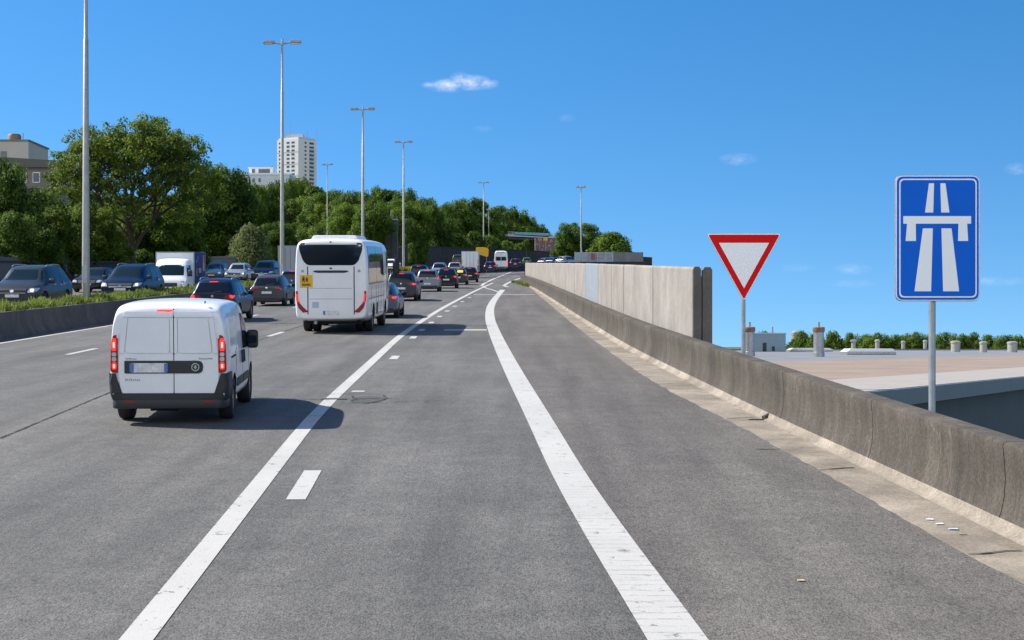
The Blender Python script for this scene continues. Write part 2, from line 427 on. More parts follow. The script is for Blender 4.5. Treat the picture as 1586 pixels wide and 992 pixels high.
MED = lerp_table([(1, -16.3), (46, -16.0), (59, -15.8), (105, -15.3), (145, -13.9), (190, -12.7), (230, -11.4), (300, -6.5), (340, -2.5)])
OPR = lambda y: MED(y) - 1.3 - .25 * max(0.0, y - 165)     # the oncoming carriageway swings away to the left further on
OPL = lambda y: OPR(y) - 12.5
def rx_far(y):                          # right edge of the road beyond the parapet
    return float(np.interp(y, [0, 155, 170, 200, 250, 300, 340], [99, .7, 1.6, 3.2, 6.0, 9.5, 13.0]))
ASP0 = ASP
_jr = random.Random(5); _jt = [_jr.uniform(-1, 1) for _ in range(2000)]
def ASP(y):
    k = y * 3.4; i = int(k); f = k - i
    return ASP0(y) + .05 * min(1, max(0, (y - 15) / 8)) + .024 * (_jt[i] * (1 - f) + _jt[i + 1] * f)
def right_edge(y): return ASP(y) if y < 155 else rx_far(y)
YS = sorted(set([round(v, 3) for v in list(np.arange(1.5, 40, .25)) + list(np.arange(40, 120, 2)) + list(np.arange(120, 341, 4))]))

def sheet(name, ys, x0, x1, dz, mat, n=6, kind='structure'):
    m = MB(); vs, fs = [], []
    for y in ys:
        a, b = x0(y), x1(y)
        vs += [(a + (b - a) * k / n, y, rz(y, dz)) for k in range(n + 1)]
    w = n + 1
    for i in range(len(ys) - 1):
        fs += [(i * w + k, i * w + k + 1, (i + 1) * w + k + 1, (i + 1) * w + k) for k in range(n)]
    o = m.add(vs, fs).build(name, mat)
    return tag(o, kind=kind)
sheet('carriageway', YS, lambda y: MED(y) + .05, lambda y: GOR(y) if y < 120 else right_edge(y), 0, M['asphalt'])
sheet('hard_shoulder', [y for y in YS if y <= 120], GOR, ASP, 0, M['shoulder'])
sheet('gutter', [y for y in YS if y <= 153], ASP, lambda y: PAR(y) + .06, .001, M['gutter'], 4)
sheet('opposite_carriageway', YS, OPL, OPR, .5, M['asphalt'])
sheet('median_soil', YS, lambda y: MED(y) - 1.32, lambda y: MED(y) - .2, .70, M['soil'], 2)
tag(MB().sweep([(MED(y) - 1.36, y, rz(y)) for y in YS], [(-.06, .2), (.06, .2), (.06, .76), (-.06, .76)]).build('median_kerb', M['greywall']), kind='structure')

def line(name, pts, width, mat=None, dz=.006, step=1.0):
    """painted line through (y, x) points"""
    pts = sorted(pts); ys = [p[0] for p in pts]
    yy = list(np.arange(ys[0], ys[-1], step)) + [ys[-1]]
    fx = lambda y: float(np.interp(y, ys, [p[1] for p in pts]))
    o = MB().sweep([(fx(y), y, rz(y, dz)) for y in yy], [(-width / 2, 0), (width / 2, 0)], False).build(name, mat or M['paint_line'])
    return tag(o, kind='structure')
line('lane_edge_line', [(y, SOL(y)) for y in np.arange(2, 150, 1.5)], .225)
line('gore_line', [(y, GOR(y)) for y in np.arange(2, 118, 1.0)], .40, M['paint_rib'])
line('left_edge_line', [(y, MED(y) + 1.02) for y in np.arange(20, 300, 3)], .18)
m = MB()
for d, ln in ((16.4, 2.1), (37.3, 1.3), (46.7, 1.3), (51.6, 1.2), (57.5, 1.2), (63.5, 1.3), (70, 1.3), (77, 1.3), (85, 1.4), (94, 1.5)):
    xo = SOL(d) + (.50 if d < 30 else .46)
    hd = (SOL(d + 1) - SOL(d - 1)) / 2
    m.sweep([(xo + hd * t - (0.18 * t / ln if d < 20 else 0) * 0, d + t, rz(d + t, .006)) for t in np.linspace(-ln / 2, ln / 2, 4)], [(-.102, 0), (.102, 0)], False)
m.sweep([(-2.86, 27.7 + t, rz(27.7 + t, .006)) for t in (0, .12, .25)], [(-.14, 0), (.10, 0)], False)
tag(m.build('merge_dashes', M['paint_line']), kind='structure')
m = MB()
for base, off, dl in ((39.7, lambda y: MED(y) + 4.55, 2.6), (48.7, lambda y: MED(y) + 8.2, 2.8)):
    for k in range(0, 22):
        d = base + k * 12.2
        if d > 300: break
        m.sweep([(off(d + t), d + t, rz(d + t, .006)) for t in (-dl / 2, 0, dl / 2)], [(-.085, 0), (.085, 0)], False)
tag(m.build('lane_dashes', M['paint_line']), kind='structure')
m = MB()
for d, xa, xb, w in ((51.2, -2.35, -.88, .8), (101, -2.6, -1.15, .9), (101, -.7, 1.55, .9)):
    m.add([(xa, d, rz(d, .005)), (xb, d, rz(d, .005)), (xb, d + w, rz(d + w, .005)), (xa, d + w, rz(d + w, .005))], [(0, 1, 2, 3)])
tag(m.build('transverse_lines', M['paint_line']), kind='structure')
line('merge_nose_line', [(109, -.95), (116, -1.5), (124, -2.2), (132, -2.62)], .2)
line('far_edge_line', [(134, -2.75), (144, -2.75), (174, -2.3), (230, -1.0), (287, .3)], .3)
line('ramp_edge_line', [(128, -.35), (135, -.75), (150, -.35), (164, .1), (213, 2.4), (287, 6.0)], .3)

# cracks and the long joint between the paving lanes
rnd = random.Random(4)
def crack(m, pts, w, jag=.03):
    path = []
    for (xa, ya), (xb, yb) in zip(pts[:-1], pts[1:]):
        n = max(2, int(math.hypot(xb - xa, yb - ya) / .12))
        for i in range(n):
            t = i / n
            path.append((xa + (xb - xa) * t + rnd.uniform(-jag, jag), ya + (yb - ya) * t + rnd.uniform(-jag, jag)))
    for (xa, ya), (xb, yb) in zip(path[:-1], path[1:]):
        ww = w * rnd.uniform(.4, 1.3)
        dx, dy = xb - xa, yb - ya; L = math.hypot(dx, dy) or 1
        nx, ny = -dy / L * ww / 2, dx / L * ww / 2
        q = [(xa - nx, ya - ny), (xa + nx, ya + ny), (xb + nx, yb + ny), (xb - nx, yb - ny)]
        m.add([(x, y, rz(y, .009)) for x, y in q], [(0, 1, 2, 3)])
m = MB()
crack(m, [(-6.9, 12), (-7.1, 20.7), (-7.5, 28), (-7.6, 34), (-7.7, 47)], .035, .008)
crack(m, [(-7.75, 50.5), (-7.8, 75)], .045, .01)
tag(m.build('paving_joint', M['crack']), kind='structure')
m = MB()
crack(m, [(-3.7, 26.2), (-3.2, 26.35), (-2.6, 26.3), (-1.9, 26.5)], .05)
crack(m, [(-3.5, 27.2), (-2.9, 27.3), (-2.3, 27.15)], .035)
crack(m, [(-2.95, 25.5), (-2.4, 25.6), (-1.7, 25.9), (-1.2, 25.8)], .025)
crack(m, [(-2.35, 27.1), (-2.2, 26.4), (-2.45, 25.6), (-2.6, 25.3)], .03)
crack(m, [(-2.9, 26.9), (-2.75, 26.2), (-2.85, 25.7)], .03)
crack(m, [(-3.6, 23.3), (-3.1, 23.5), (-2.7, 23.45)], .03)
crack(m, [(-4.6, 26.6), (-4.0, 26.45), (-3.7, 26.2)], .02)
tag(m.build('road_cracks', M['crack']), kind='structure')
m = MB()
for d, k in ((17.6, .05), (23.2, .03), (29.5, .02), (36, .03), (44, .02), (53, .03), (12.6, .03)):
    crack(m, [(ASP(d) + .02, d - .10), ((ASP(d) + PAR(d)) / 2, d + .03), (PAR(d) - .1, d + .12)], k, .03)
tag(m.build('gutter_joints', M['crack']), kind='structure')
pm = asphalt('patch_asphalt', (.060, .060, .060), (.06, .06, .06))
m = MB(); q = roundpoly([(-2.8, 25.7), (-2.35, 25.55), (-2.2, 26.3), (-2.45, 26.9), (-2.85, 26.7)], .2)
m.add([(x, y, rz(y, .004)) for x, y in q], [tuple(range(len(q)))])
m.add([(x, y, rz(y, .010)) for x, y in [(-3.38, 26.15), (-2.92, 26.2), (-2.95, 26.45), (-3.4, 26.4)]], [(0, 1, 2, 3)])
tag(m.build('tar_patch', pm), kind='structure')

# ------------------------------------------------------------------ terrain
def sstep(a, b, x):
    t = min(1, max(0, (x - a) / (b - a))); return t * t * (3 - 2 * t)
def ground(x, y):
    base = rz(min(max(y, 0), 900))
    e = OPL(min(max(y, 1), 340))
    left = base + .45 + 1.0 * sstep(2, 15, e - x) + 9 * sstep(26, 106, e - x) * sstep(60, 320, y)
    left += 38 * sstep(460, 860, y) * (1 - sstep(1500, 2300, y)) * sstep(30, 110, -x) * (1 - sstep(330, 700, -x))
    return left
def gl(x, y): return ground(x, y)
rows = [-60, 0] + [y for y in YS if y % 2 == 0 or y > 100][::2] + [345, 360, 400, 450, 520, 580, 640, 700, 760, 820, 880, 950, 1050, 1150, 1300, 1450, 1600, 1800, 2100, 2500, 4000, 7000, 12000]
m = MB(); vs = []; W = None
LOW = -7.0
for y in rows:
    yc = min(max(y, 1), 340)
    med = MED(yc); re = (PAR(yc) + .25) if y < 155 else rx_far(min(y, 340)) + .6
    r = []
    for dx in (-12000, -5000, -2000, -900, -500, -330, -240, -180, -140, -110, -90, -75, -62, -52, -44, -37, -31, -26, -21, -17.2, -14, -8, -4, -1.6, -1.3, -.1):
        x = med + dx
        z = ground(x, y) if dx < -1.4 else rz(y, -.25)
        if y > 345: z = max(LOW, ground(x, y) - max(0, (y - 900)) * .02)
        r.append((x, y, z))
    if y > 345:
        fall = sstep(345, 420, y)
        for x, z in ((re - 3, rz(345, -.4)), (re - .2, rz(345, -.4)), (re, rz(345, -.4)), (re + 12, LOW), (re + 30, LOW)):
            r.append((x, y, z * (1 - fall) + (LOW * fall if x > 0 else z * fall)))
    else:
        r += [(med + .3, y, rz(y, -.12)), (re - .5, y, rz(y, -.12)), (re, y, rz(y, -.12)), (re + .25, y, LOW), (re + 12, y, LOW)]
    r += [(re + x, y, LOW) for x in (60, 120, 300, 900, 3000, 12000)]
    W = len(r); vs += r
fs = [(i * W + k, i * W + k + 1, (i + 1) * W + k + 1, (i + 1) * W + k) for i in range(len(rows) - 1) for k in range(W - 1)]
t = NT('ground_cover')
a = t.noise(.5, 7); b = t.noise(.02, 5)
t.put(t.b.inputs['Base Color'], t.scale(t.mix(t.rng(a, .35, .65), (.045, .06, .018), (.10, .11, .05)), t.rng(b, .3, .7, .8, 1.2)))
t.b.inputs['Roughness'].default_value = .95
tag(m.add(vs, fs).build('ground', t.m), kind='structure')

# ------------------------------------------------------------------ concrete parapet on the right
def seg_range(a, b, step): 
    n = max(1, int(round((b - a) / step))); return [a + (b - a) * i / n for i in range(n + 1)]
PPROF = [(0, -.1), (0, .07), (.01, .085), (.035, .16), (.062, .29), (.072, .46), (.062, .64), (.048, .76), (.058, .787), (.085, .80), (.31, .80), (.335, .78), (.34, .6), (.36, -1.2), (.36, -7.4), (.15, -7.4), (.15, -.1)]
root = empty('concrete_parapet', (PAR(20), 20, rz(20)), label='weathered brown concrete safety parapet curving along the right gutter', cat='parapet')
m = MB()
cuts = [3, 8.2, 13.75, 17.85, 22.3, 28.4, 34, 40, 46, 52, 58, 64, 71, 78, 85, 92, 100, 108, 116, 124, 132, 140, 148, 154]
ox, oy, oz = root.location
for a, b in zip(cuts[:-1], cuts[1:]):
    m.sweep([(PAR(y) - ox, y - oy, rz(y) - oz) for y in seg_range(a + .009, b - .009, .6)], PPROF)
m.build('barrier_body', M['parapet'], root, smooth=35)
core = [(o + (.03 if o < .3 else -.03), h - .02 if h > 0 else h) for o, h in PPROF]
MB().sweep([(PAR(y) - ox, y - oy, rz(y) - oz) for y in seg_range(3.1, 153.9, 1.0)], core).build('joint_filler', M['medwall'], root, smooth=35)
# low lip of mortar between gutter and parapet
MB().sweep([(PAR(y) - ox, y - oy, rz(y) - oz) for y in seg_range(3.2, 153, .5)], [(-.11, .002), (-.03, .028), (.01, .10), (.01, -.05)]).build('mortar_fillet', M['gutter'], root, smooth=60)

# tall noise wall standing behind it
WX = lambda y: PAR(min(y, 152)) + .50
root = empty('noise_wall', (WX(33), 33, rz(33)), label='long pale beige concrete noise wall standing behind the parapet', cat='wall')
ox, oy, oz = root.location
cuts = [33.0, 39.6, 47.5, 52, 58.0, 65.5, 74, 82, 90, 98, 106, 114, 122, 130, 138, 146, 152]
H = lambda y: float(np.interp(y, [33, 60, 150], [2.30, 2.27, 2.0]))
m = MB(); mb2 = MB()
for a, b in zip(cuts[:-1], cuts[1:]):
    tgt = mb2 if a == 58.0 else m
    ya, yb = a + (.05 if a < 60 else .04), b - (.05 if a < 60 else .04)
    n = 5; prof_x = [(WX(y) - ox, y - oy, rz(y) - oz) for y in np.linspace(ya, yb, n)]
    h = H(a)
    tgt.sweep(prof_x, [(0, -.3), (0, h - .05), (.015, h - .015), (.05, h), (.16, h), (.17, h - .03), (.17, -.3)])
m.build('concrete_panel', M['wallc'], root)
mb2.build('replacement_panel', M['wallblue'], root)
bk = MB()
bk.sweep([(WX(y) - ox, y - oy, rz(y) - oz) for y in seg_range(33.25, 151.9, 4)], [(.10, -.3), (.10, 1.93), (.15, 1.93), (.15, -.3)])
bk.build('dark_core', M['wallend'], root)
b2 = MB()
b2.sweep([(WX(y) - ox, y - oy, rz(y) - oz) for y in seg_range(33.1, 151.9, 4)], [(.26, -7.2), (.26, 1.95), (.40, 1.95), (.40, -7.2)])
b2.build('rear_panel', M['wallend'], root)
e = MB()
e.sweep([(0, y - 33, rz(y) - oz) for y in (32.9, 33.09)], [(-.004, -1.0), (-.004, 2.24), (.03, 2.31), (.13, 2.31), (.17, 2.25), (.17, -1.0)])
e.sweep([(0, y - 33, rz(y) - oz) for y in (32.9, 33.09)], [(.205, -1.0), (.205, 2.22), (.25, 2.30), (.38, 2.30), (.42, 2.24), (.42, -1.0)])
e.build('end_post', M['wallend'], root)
st = MB().box(.172, .203, .03, .2, -1, 2.1)
for k in range(14): st.box(.180, .196, .00, .035, -.4 + k * .17, -.33 + k * .17)
st.build('steel_post', M['galv'], root)

# curved dark barrier and screens at the far bend
root = empty('bend_barrier', (2, 152, rz(152)), label='low dark barrier continuing from the far end of the noise wall', cat='barrier')
pth = [(1.3, 152.5), (2.2, 156), (4.2, 162), (7.4, 169), (11.5, 176), (16.2, 183)]
MB().sweep([(x - 2, y - 152, rz(y) - rz(152)) for x, y in pth], [(0, -8), (0, 1.9), (.03, 2.06), (.24, 2.06), (.26, 1.9), (.26, -8)]).build('barrier_body', M['darkwall'], root)
root = empty('screen_fence', (8.2, 196, rz(196)), label='grey panelled screen fence with thin posts at the far bend', cat='fence')
sx = [8.3, 11.9, 11.9, 17.6]
z0, z1 = at(890, 409, 196).z - rz(196), at(890, 391, 196).z - rz(196)
scr = MB(); A = Vector((0, 0)); pts = [(8.3 - 8.2, 0), (13.3 - 8.2, .4), (17.6 - 8.2, 4)]
(MB().sweep([(pts[0][0], pts[0][1], 0), (pts[1][0], pts[1][1], 0)], [(0, -9), (0, z1), (.1, z1), (.1, -9)])).build('glazed_panel', plain('hazy_screen', (.30, .34, .40), .4, var=.2, vscale=.8), root)
(MB().sweep([(pts[1][0] + .01, pts[1][1], 0), (pts[2][0], pts[2][1], .25)], [(0, -9), (0, z1), (.1, z1), (.1, -9)])).build('metal_panel', M['greywall'], root)
for k in range(6):
    x = pts[0][0] + (pts[1][0] - pts[0][0]) * k / 5
    MB().box(x - .05, x + .05, -.16, -.03, -2, z1 + .05).build('post', M['galv'], root)
MB().box(2.3, 2.75, -.2, -.1, z0 + .6, z1 - .15).build('red_box', plain('faded_red', (.35, .08, .07), .6), root)
for k in range(3):
    MB().box(0, 5.0, -.1, -.05, z0 + .3 + k * .55, z0 + .34 + k * .55).build('rail', M['galv'], root)

# ------------------------------------------------------------------ median barrier, verge grass
root = empty('median_barrier', (MED(50), 50, rz(50)), label='dark concrete median barrier on the left edge of the carriageway', cat='barrier')
ox, oy, oz = root.location
MBP = [(.30, -.1), (.30, .06), (.26, .12), (.14, .30), (.09, .55), (.07, .76), (.04, .80), (-.16, .80), (-.2, .76), (-.22, -.1)]
m = MB()
c = 6.0
while c < 320:
    m.sweep([(MED(y) - ox, y - oy, rz(y) - oz) for y in seg_range(c + .015, c + 5.985, 1.5)], MBP); c += 6
m.build('barrier_body', M['medwall'], root, smooth=35)
MB().sweep([(MED(y) - ox, y - oy, rz(y) - oz) for y in seg_range(6, 320, 4)], [(o * .85, h - .03) for o, h in MBP]).build('joint_filler', M['darkwall'], root)
def blades(name, pts, mat, hgt, n, seed, spread=.05):
    rg = np.random.default_rng(seed)
    k = len(pts); pts = np.array(pts)
    idx = rg.integers(0, k, n); b = pts[idx]
    ang = rg.uniform(0, 2 * np.pi, n); h = hgt * rg.uniform(.35, 1.25, n) * pts[idx][:, 3]; w = rg.uniform(.014, .04, n)
    dx, dy = np.cos(ang) * w, np.sin(ang) * w
    lx, ly = rg.normal(0, .07, n), rg.normal(0, .07, n)
    bx, by = b[:, 0] + rg.normal(0, spread, n), b[:, 1] + rg.normal(0, spread * 2, n)
    v = np.empty((n, 4, 3))
    v[:, 0] = np.stack([bx - dx, by - dy, b[:, 2]], 1); v[:, 1] = np.stack([bx + dx, by + dy, b[:, 2]], 1)
    v[:, 2] = np.stack([bx + lx + dx * .7, by + ly + dy * .7, b[:, 2] + h], 1); v[:, 3] = np.stack([bx + lx - dx * .7, by + ly - dy * .7, b[:, 2] + h * .9], 1)
    return quads(name, v, mat)
def quads(name, v, mat, parent=None):
    n = len(v); me = bpy.data.meshes.new(name)
    me.vertices.add(n * 4); me.vertices.foreach_set('co', v.reshape(-1))
    me.loops.add(n * 4); me.loops.foreach_set('vertex_index', np.arange(n * 4, dtype=np.int32))
    me.polygons.add(n); me.polygons.foreach_set('loop_start', np.arange(0, n * 4, 4, dtype=np.int32))
    me.update(calc_edges=True)
    return link_mesh(name, me, mat, parent)
rg = random.Random(2)
gp = []
for i in range(5000):
    y = 30 + 130 * rg.random() ** 1.3
    x = MED(y) - rg.uniform(.18, 1.3)
    gp.append((x, y, rz(y, .69), .6 + .8 * (.5 + .5 * math.sin(y * 1.7 + x * 3)) * rg.random() + .3))
tag(blades('verge_grass', gp, M['grass'], .25, 60000, 5), 'bright green weeds and grass along the top of the median', 'grass', kind='stuff')
gp2 = []
for i in range(170):
    y = rg.uniform(128, 153); x = PAR(y) - rg.uniform(.0, .9) * (.3 + (y - 128) / 30)
    gp2.append((x, y, rz(y), 1))
tag(blades('gutter_weeds', gp2, M['grass'], .22, 900, 6), 'dry weeds at the far end of the parapet', 'weeds', kind='stuff')
gp3 = [(xat(rg.uniform(606, 648), 172), 172 + rg.uniform(-4, 6), 0, 1) for _ in range(300)]
gp3 = [(x, y, rz(y, .6), 1) for x, y, _, _ in gp3]
tag(blades('yellow_weeds', gp3, leaf_mat('yellow_flowers', (.20, .18, .02), (.5, .38, .03)), .8, 2500, 7, .1), 'yellow flowering weeds around a lamp mast base', 'weeds', kind='stuff')

# ------------------------------------------------------------------ vehicles
def finish_body(name, v, f, mat, parent, sub=2, wheels=None, sharp=32):
    """smooth the control cage, cut the wheel wells, link the shell"""
    me = bpy.data.meshes.new(name); me.from_pydata(v, [], f)
    bm = bmesh.new(); bm.from_mesh(me); bmesh.ops.recalc_face_normals(bm, faces=bm.faces); bm.to_mesh(me); bm.free()
    me.materials.append(mat); me.materials.append(M['under'])
    o = bpy.data.objects.new(name, me); col.objects.link(o)
    s = o.modifiers.new('s', 'SUBSURF'); s.levels = s.render_levels = sub
    cut = None
    if wheels:
        c = MB()
        for (wy, wz, wr, x_in, x_out) in wheels:
            for sx in (-1, 1):
                c.lathe([(0, x_in * sx), (wr, x_in * sx), (wr, x_out * sx), (0, x_out * sx)], 28, 'x', (0, wy, wz))
        cme = bpy.data.meshes.new('cut'); cme.from_pydata(c.v, [], c.f)
        bm = bmesh.new(); bm.from_mesh(cme); bmesh.ops.remove_doubles(bm, verts=bm.verts, dist=1e-5); bmesh.ops.recalc_face_normals(bm, faces=bm.faces); bm.to_mesh(cme); bm.free()
        cme.materials.append(M['under'])
        cut = bpy.data.objects.new('cut', cme); col.objects.link(cut)
        b = o.modifiers.new('b', 'BOOLEAN'); b.operation = 'DIFFERENCE'; b.object = cut; b.solver = 'EXACT'
        try: b.material_mode = 'TRANSFER'
        except Exception: pass
    dg = dg_get(); dg.update()
    nm = bpy.data.meshes.new_from_object(o.evaluated_get(dg)); nm.name = name
    bpy.data.objects.remove(o)
    if cut: bpy.data.objects.remove(cut)
    ob = link_mesh(name, nm, None, parent, sharp)
    bm = bmesh.new(); bm.from_mesh(nm); tree = BVHTree.FromBMesh(bm); bm.free()
    return ob, tree

def loft(stations, close_in=.86):
    """stations: (y, half profile [(x, z) ...] from the middle of the floor to the middle of the roof)"""
    v, f = [], []
    n = len(stations[0][1]); w = 2 * n - 2
    def ring(y, prof, sc=1.0):
        cz = sum(p[1] for p in prof) / n
        pr = [(x * sc, cz + (z - cz) * sc) for x, z in prof]
        return [(x, y, z) for x, z in pr] + [(-x, y, z) for x, z in pr[-2:0:-1]]
    st = [(stations[0][0], stations[0][1], close_in)] + [(y, p, 1.0) for y, p in stations] + [(stations[-1][0], stations[-1][1], close_in)]
    for y, p, sc in st: v += ring(y, p, sc)
    for i in range(len(st) - 1):
        f += [(i * w + k, i * w + (k + 1) % w, (i + 1) * w + (k + 1) % w, (i + 1) * w + k) for k in range(w)]
    for b in (0, (len(st) - 1) * w):
        f.append((b, b + 1, b + w - 1))
        for k in range(1, n - 2): f.append((b + k, b + k + 1, b + w - k - 1, b + w - k))
        f.append((b + n - 2, b + n - 1, b + n))
    return v, f

AX = {'rear': (Vector((0, 1, 0)), lambda a, b: Vector((a, -9, b))), 'front': (Vector((0, -1, 0)), lambda a, b: Vector((a, 15, b))),
      'right': (Vector((-1, 0, 0)), lambda a, b: Vector((5, a, b))), 'left': (Vector((1, 0, 0)), lambda a, b: Vector((-5, a, b))),
      'top': (Vector((0, 0, -1)), lambda a, b: Vector((a, b, 9)))}
def patch(tree, side, poly, mat, name, parent, off=.006, cuts=2, deep=.02, smooth=30):
    """a thin piece laid on the shell: outline in the (x, z) or (y, z) view, projected on and given thickness"""
    d, org = AX[side]
    bm = bmesh.new()
    vs = [bm.verts.new(org(a, b)) for a, b in poly]
    bm.faces.new(vs)
    bmesh.ops.triangulate(bm, faces=bm.faces[:])
    size = max(max(p[0] for p in poly) - min(p[0] for p in poly), max(p[1] for p in poly) - min(p[1] for p in poly))
    for _ in range(cuts):
        es = [e for e in bm.edges if e.calc_length() > max(.05, size * .06)]
        if es: bmesh.ops.subdivide_edges(bm, edges=es, cuts=1, use_grid_fill=True)
        bmesh.ops.triangulate(bm, faces=[q for q in bm.faces if len(q.verts) > 4])
    inner = {}
    for vtx in bm.verts:
        hit, nor, _, _ = tree.ray_cast(vtx.co, d)
        if hit is None:
            hit, nor, _, _ = tree.find_nearest(vtx.co + d * 8)
            if hit is None: continue
            hit = Vector(hit)
            o_ = vtx.co.copy()
            k = [i for i in range(3) if abs(d[i]) > .5][0]
            p = o_; p[k] = hit[k]; hit = p
        inner[vtx] = hit + d * deep
        vtx.co = hit - d * off
    be = [e for e in bm.edges if e.is_boundary]
    mp = {}
    for e in be:
        for vtx in e.verts:
            if vtx not in mp: mp[vtx] = bm.verts.new(inner.get(vtx, vtx.co + d * deep))
    for e in be:
        a, b = e.verts
        try: bm.faces.new((a, b, mp[b], mp[a]))
        except ValueError: pass
    bmesh.ops.recalc_face_normals(bm, faces=bm.faces)
    me = bpy.data.meshes.new(name); bm.to_mesh(me); bm.free()
    return link_mesh(name, me, mat, parent, smooth)
def strip(a, b, w):
    a, b = Vector(a), Vector(b); n = (b - a).normalized(); n = Vector((-n.y, n.x)) * w / 2
    return [tuple(a + n), tuple(a - n), tuple(b - n), tuple(b + n)]
def mir(poly): return [(-a, b) for a, b in poly]

def wheel(parent, x, y, r, w, side, rim=True, spokes=7, hub='rim', name='wheel'):
    o = MB().lathe([(r * .60, -w / 2), (r * .93, -w / 2), (r, -w / 2 + .03), (r, w / 2 - .03), (r * .93, w / 2), (r * .60, w / 2), (r * .60, -w / 2)], 28, 'x').build(name, M['tyre'], parent, smooth=40)
    o.location = (x, y, r)
    if rim:
        m = MB(); xo = side * (w / 2 - .025)
        m.lathe([(r * .50, xo), (r * .62, xo + side * .012), (r * .62, -side * w / 2)], 28, 'x')
        m.lathe([(0, xo - side * .02), (r * .16, xo - side * .02), (r * .16, xo + side * .005), (0, xo + side * .012)][::-1], 16, 'x')
        for k in range(spokes):
            a = 2 * math.pi * k / spokes
            c, s = math.cos(a), math.sin(a); px, pz = -s, c
            q = []
            for rr, ww in ((r * .13, r * .07), (r * .56, r * .10)):
                for sg in (-1, 1):
                    q.append((xo, rr * c + px * ww * sg, rr * s + pz * ww * sg))
            q2 = [(xo - side * .03, b, cc) for _, b, cc in q]
            m.add(q + q2, [(0, 1, 3, 2), (4, 6, 7, 5), (0, 4, 5, 1), (2, 3, 7, 6), (0, 2, 6, 4), (1, 5, 7, 3)])
        m.build('rim', M[hub], o, smooth=40)
        MB().lathe([(0, 0), (r * .6, 0), (r * .6, .01), (0, .01)], 20, 'x', (xo - side * .07, 0, 0)).build('brake_disc', M['under'], o)
    return o
def mirror(parent, tree, x, y, z, side, size=(.11, .09, .085), mat=None):
    m = MB()
    m.box(side * x - .08, side * x + .06, y - .02, y + .03, z - .05, z - .015)
    o = m.build('door_mirror', M['black'], parent, bevel=.008)
    bm = bmesh.new(); bmesh.ops.create_cube(bm, size=1)
    bmesh.ops.scale(bm, vec=(size[0] * 2, size[1] * 1.5, size[2] * 2), verts=bm.verts)
    bmesh.ops.bevel(bm, geom=bm.edges[:], offset=min(size) * .55, segments=3, affect='EDGES', profile=.5)
    bmesh.ops.translate(bm, vec=(side * (x + .10), y, z + .03), verts=bm.verts)
    me = bpy.data.meshes.new('mirror_housing'); bm.to_mesh(me); bm.free()
    link_mesh('mirror_housing', me, mat or M['black'], o, 40)
    g = MB().prism(rrect(side * (x + .10) - size[0] * .8, z + .03 - size[1] * .65, side * (x + .10) + size[0] * .8, z + .03 + size[1] * .65, .03), y - size[1] * .75 - .004, y - size[1] * .75 + .01)
    g.build('mirror_glass', M['clearglass'], o)
    return o

def place(name, label, cat, x, y, e, heading, group):
    """an Empty at the vehicle's base; the road's climb pitches it"""
    return empty(name, (x, y, rz(y, e)), (math.atan(SLOPE) * math.cos(heading), 0, heading), label, cat, group)
OURS, THEIRS = 'cars queueing ahead in the camera lane direction', 'oncoming vehicles beyond the median'

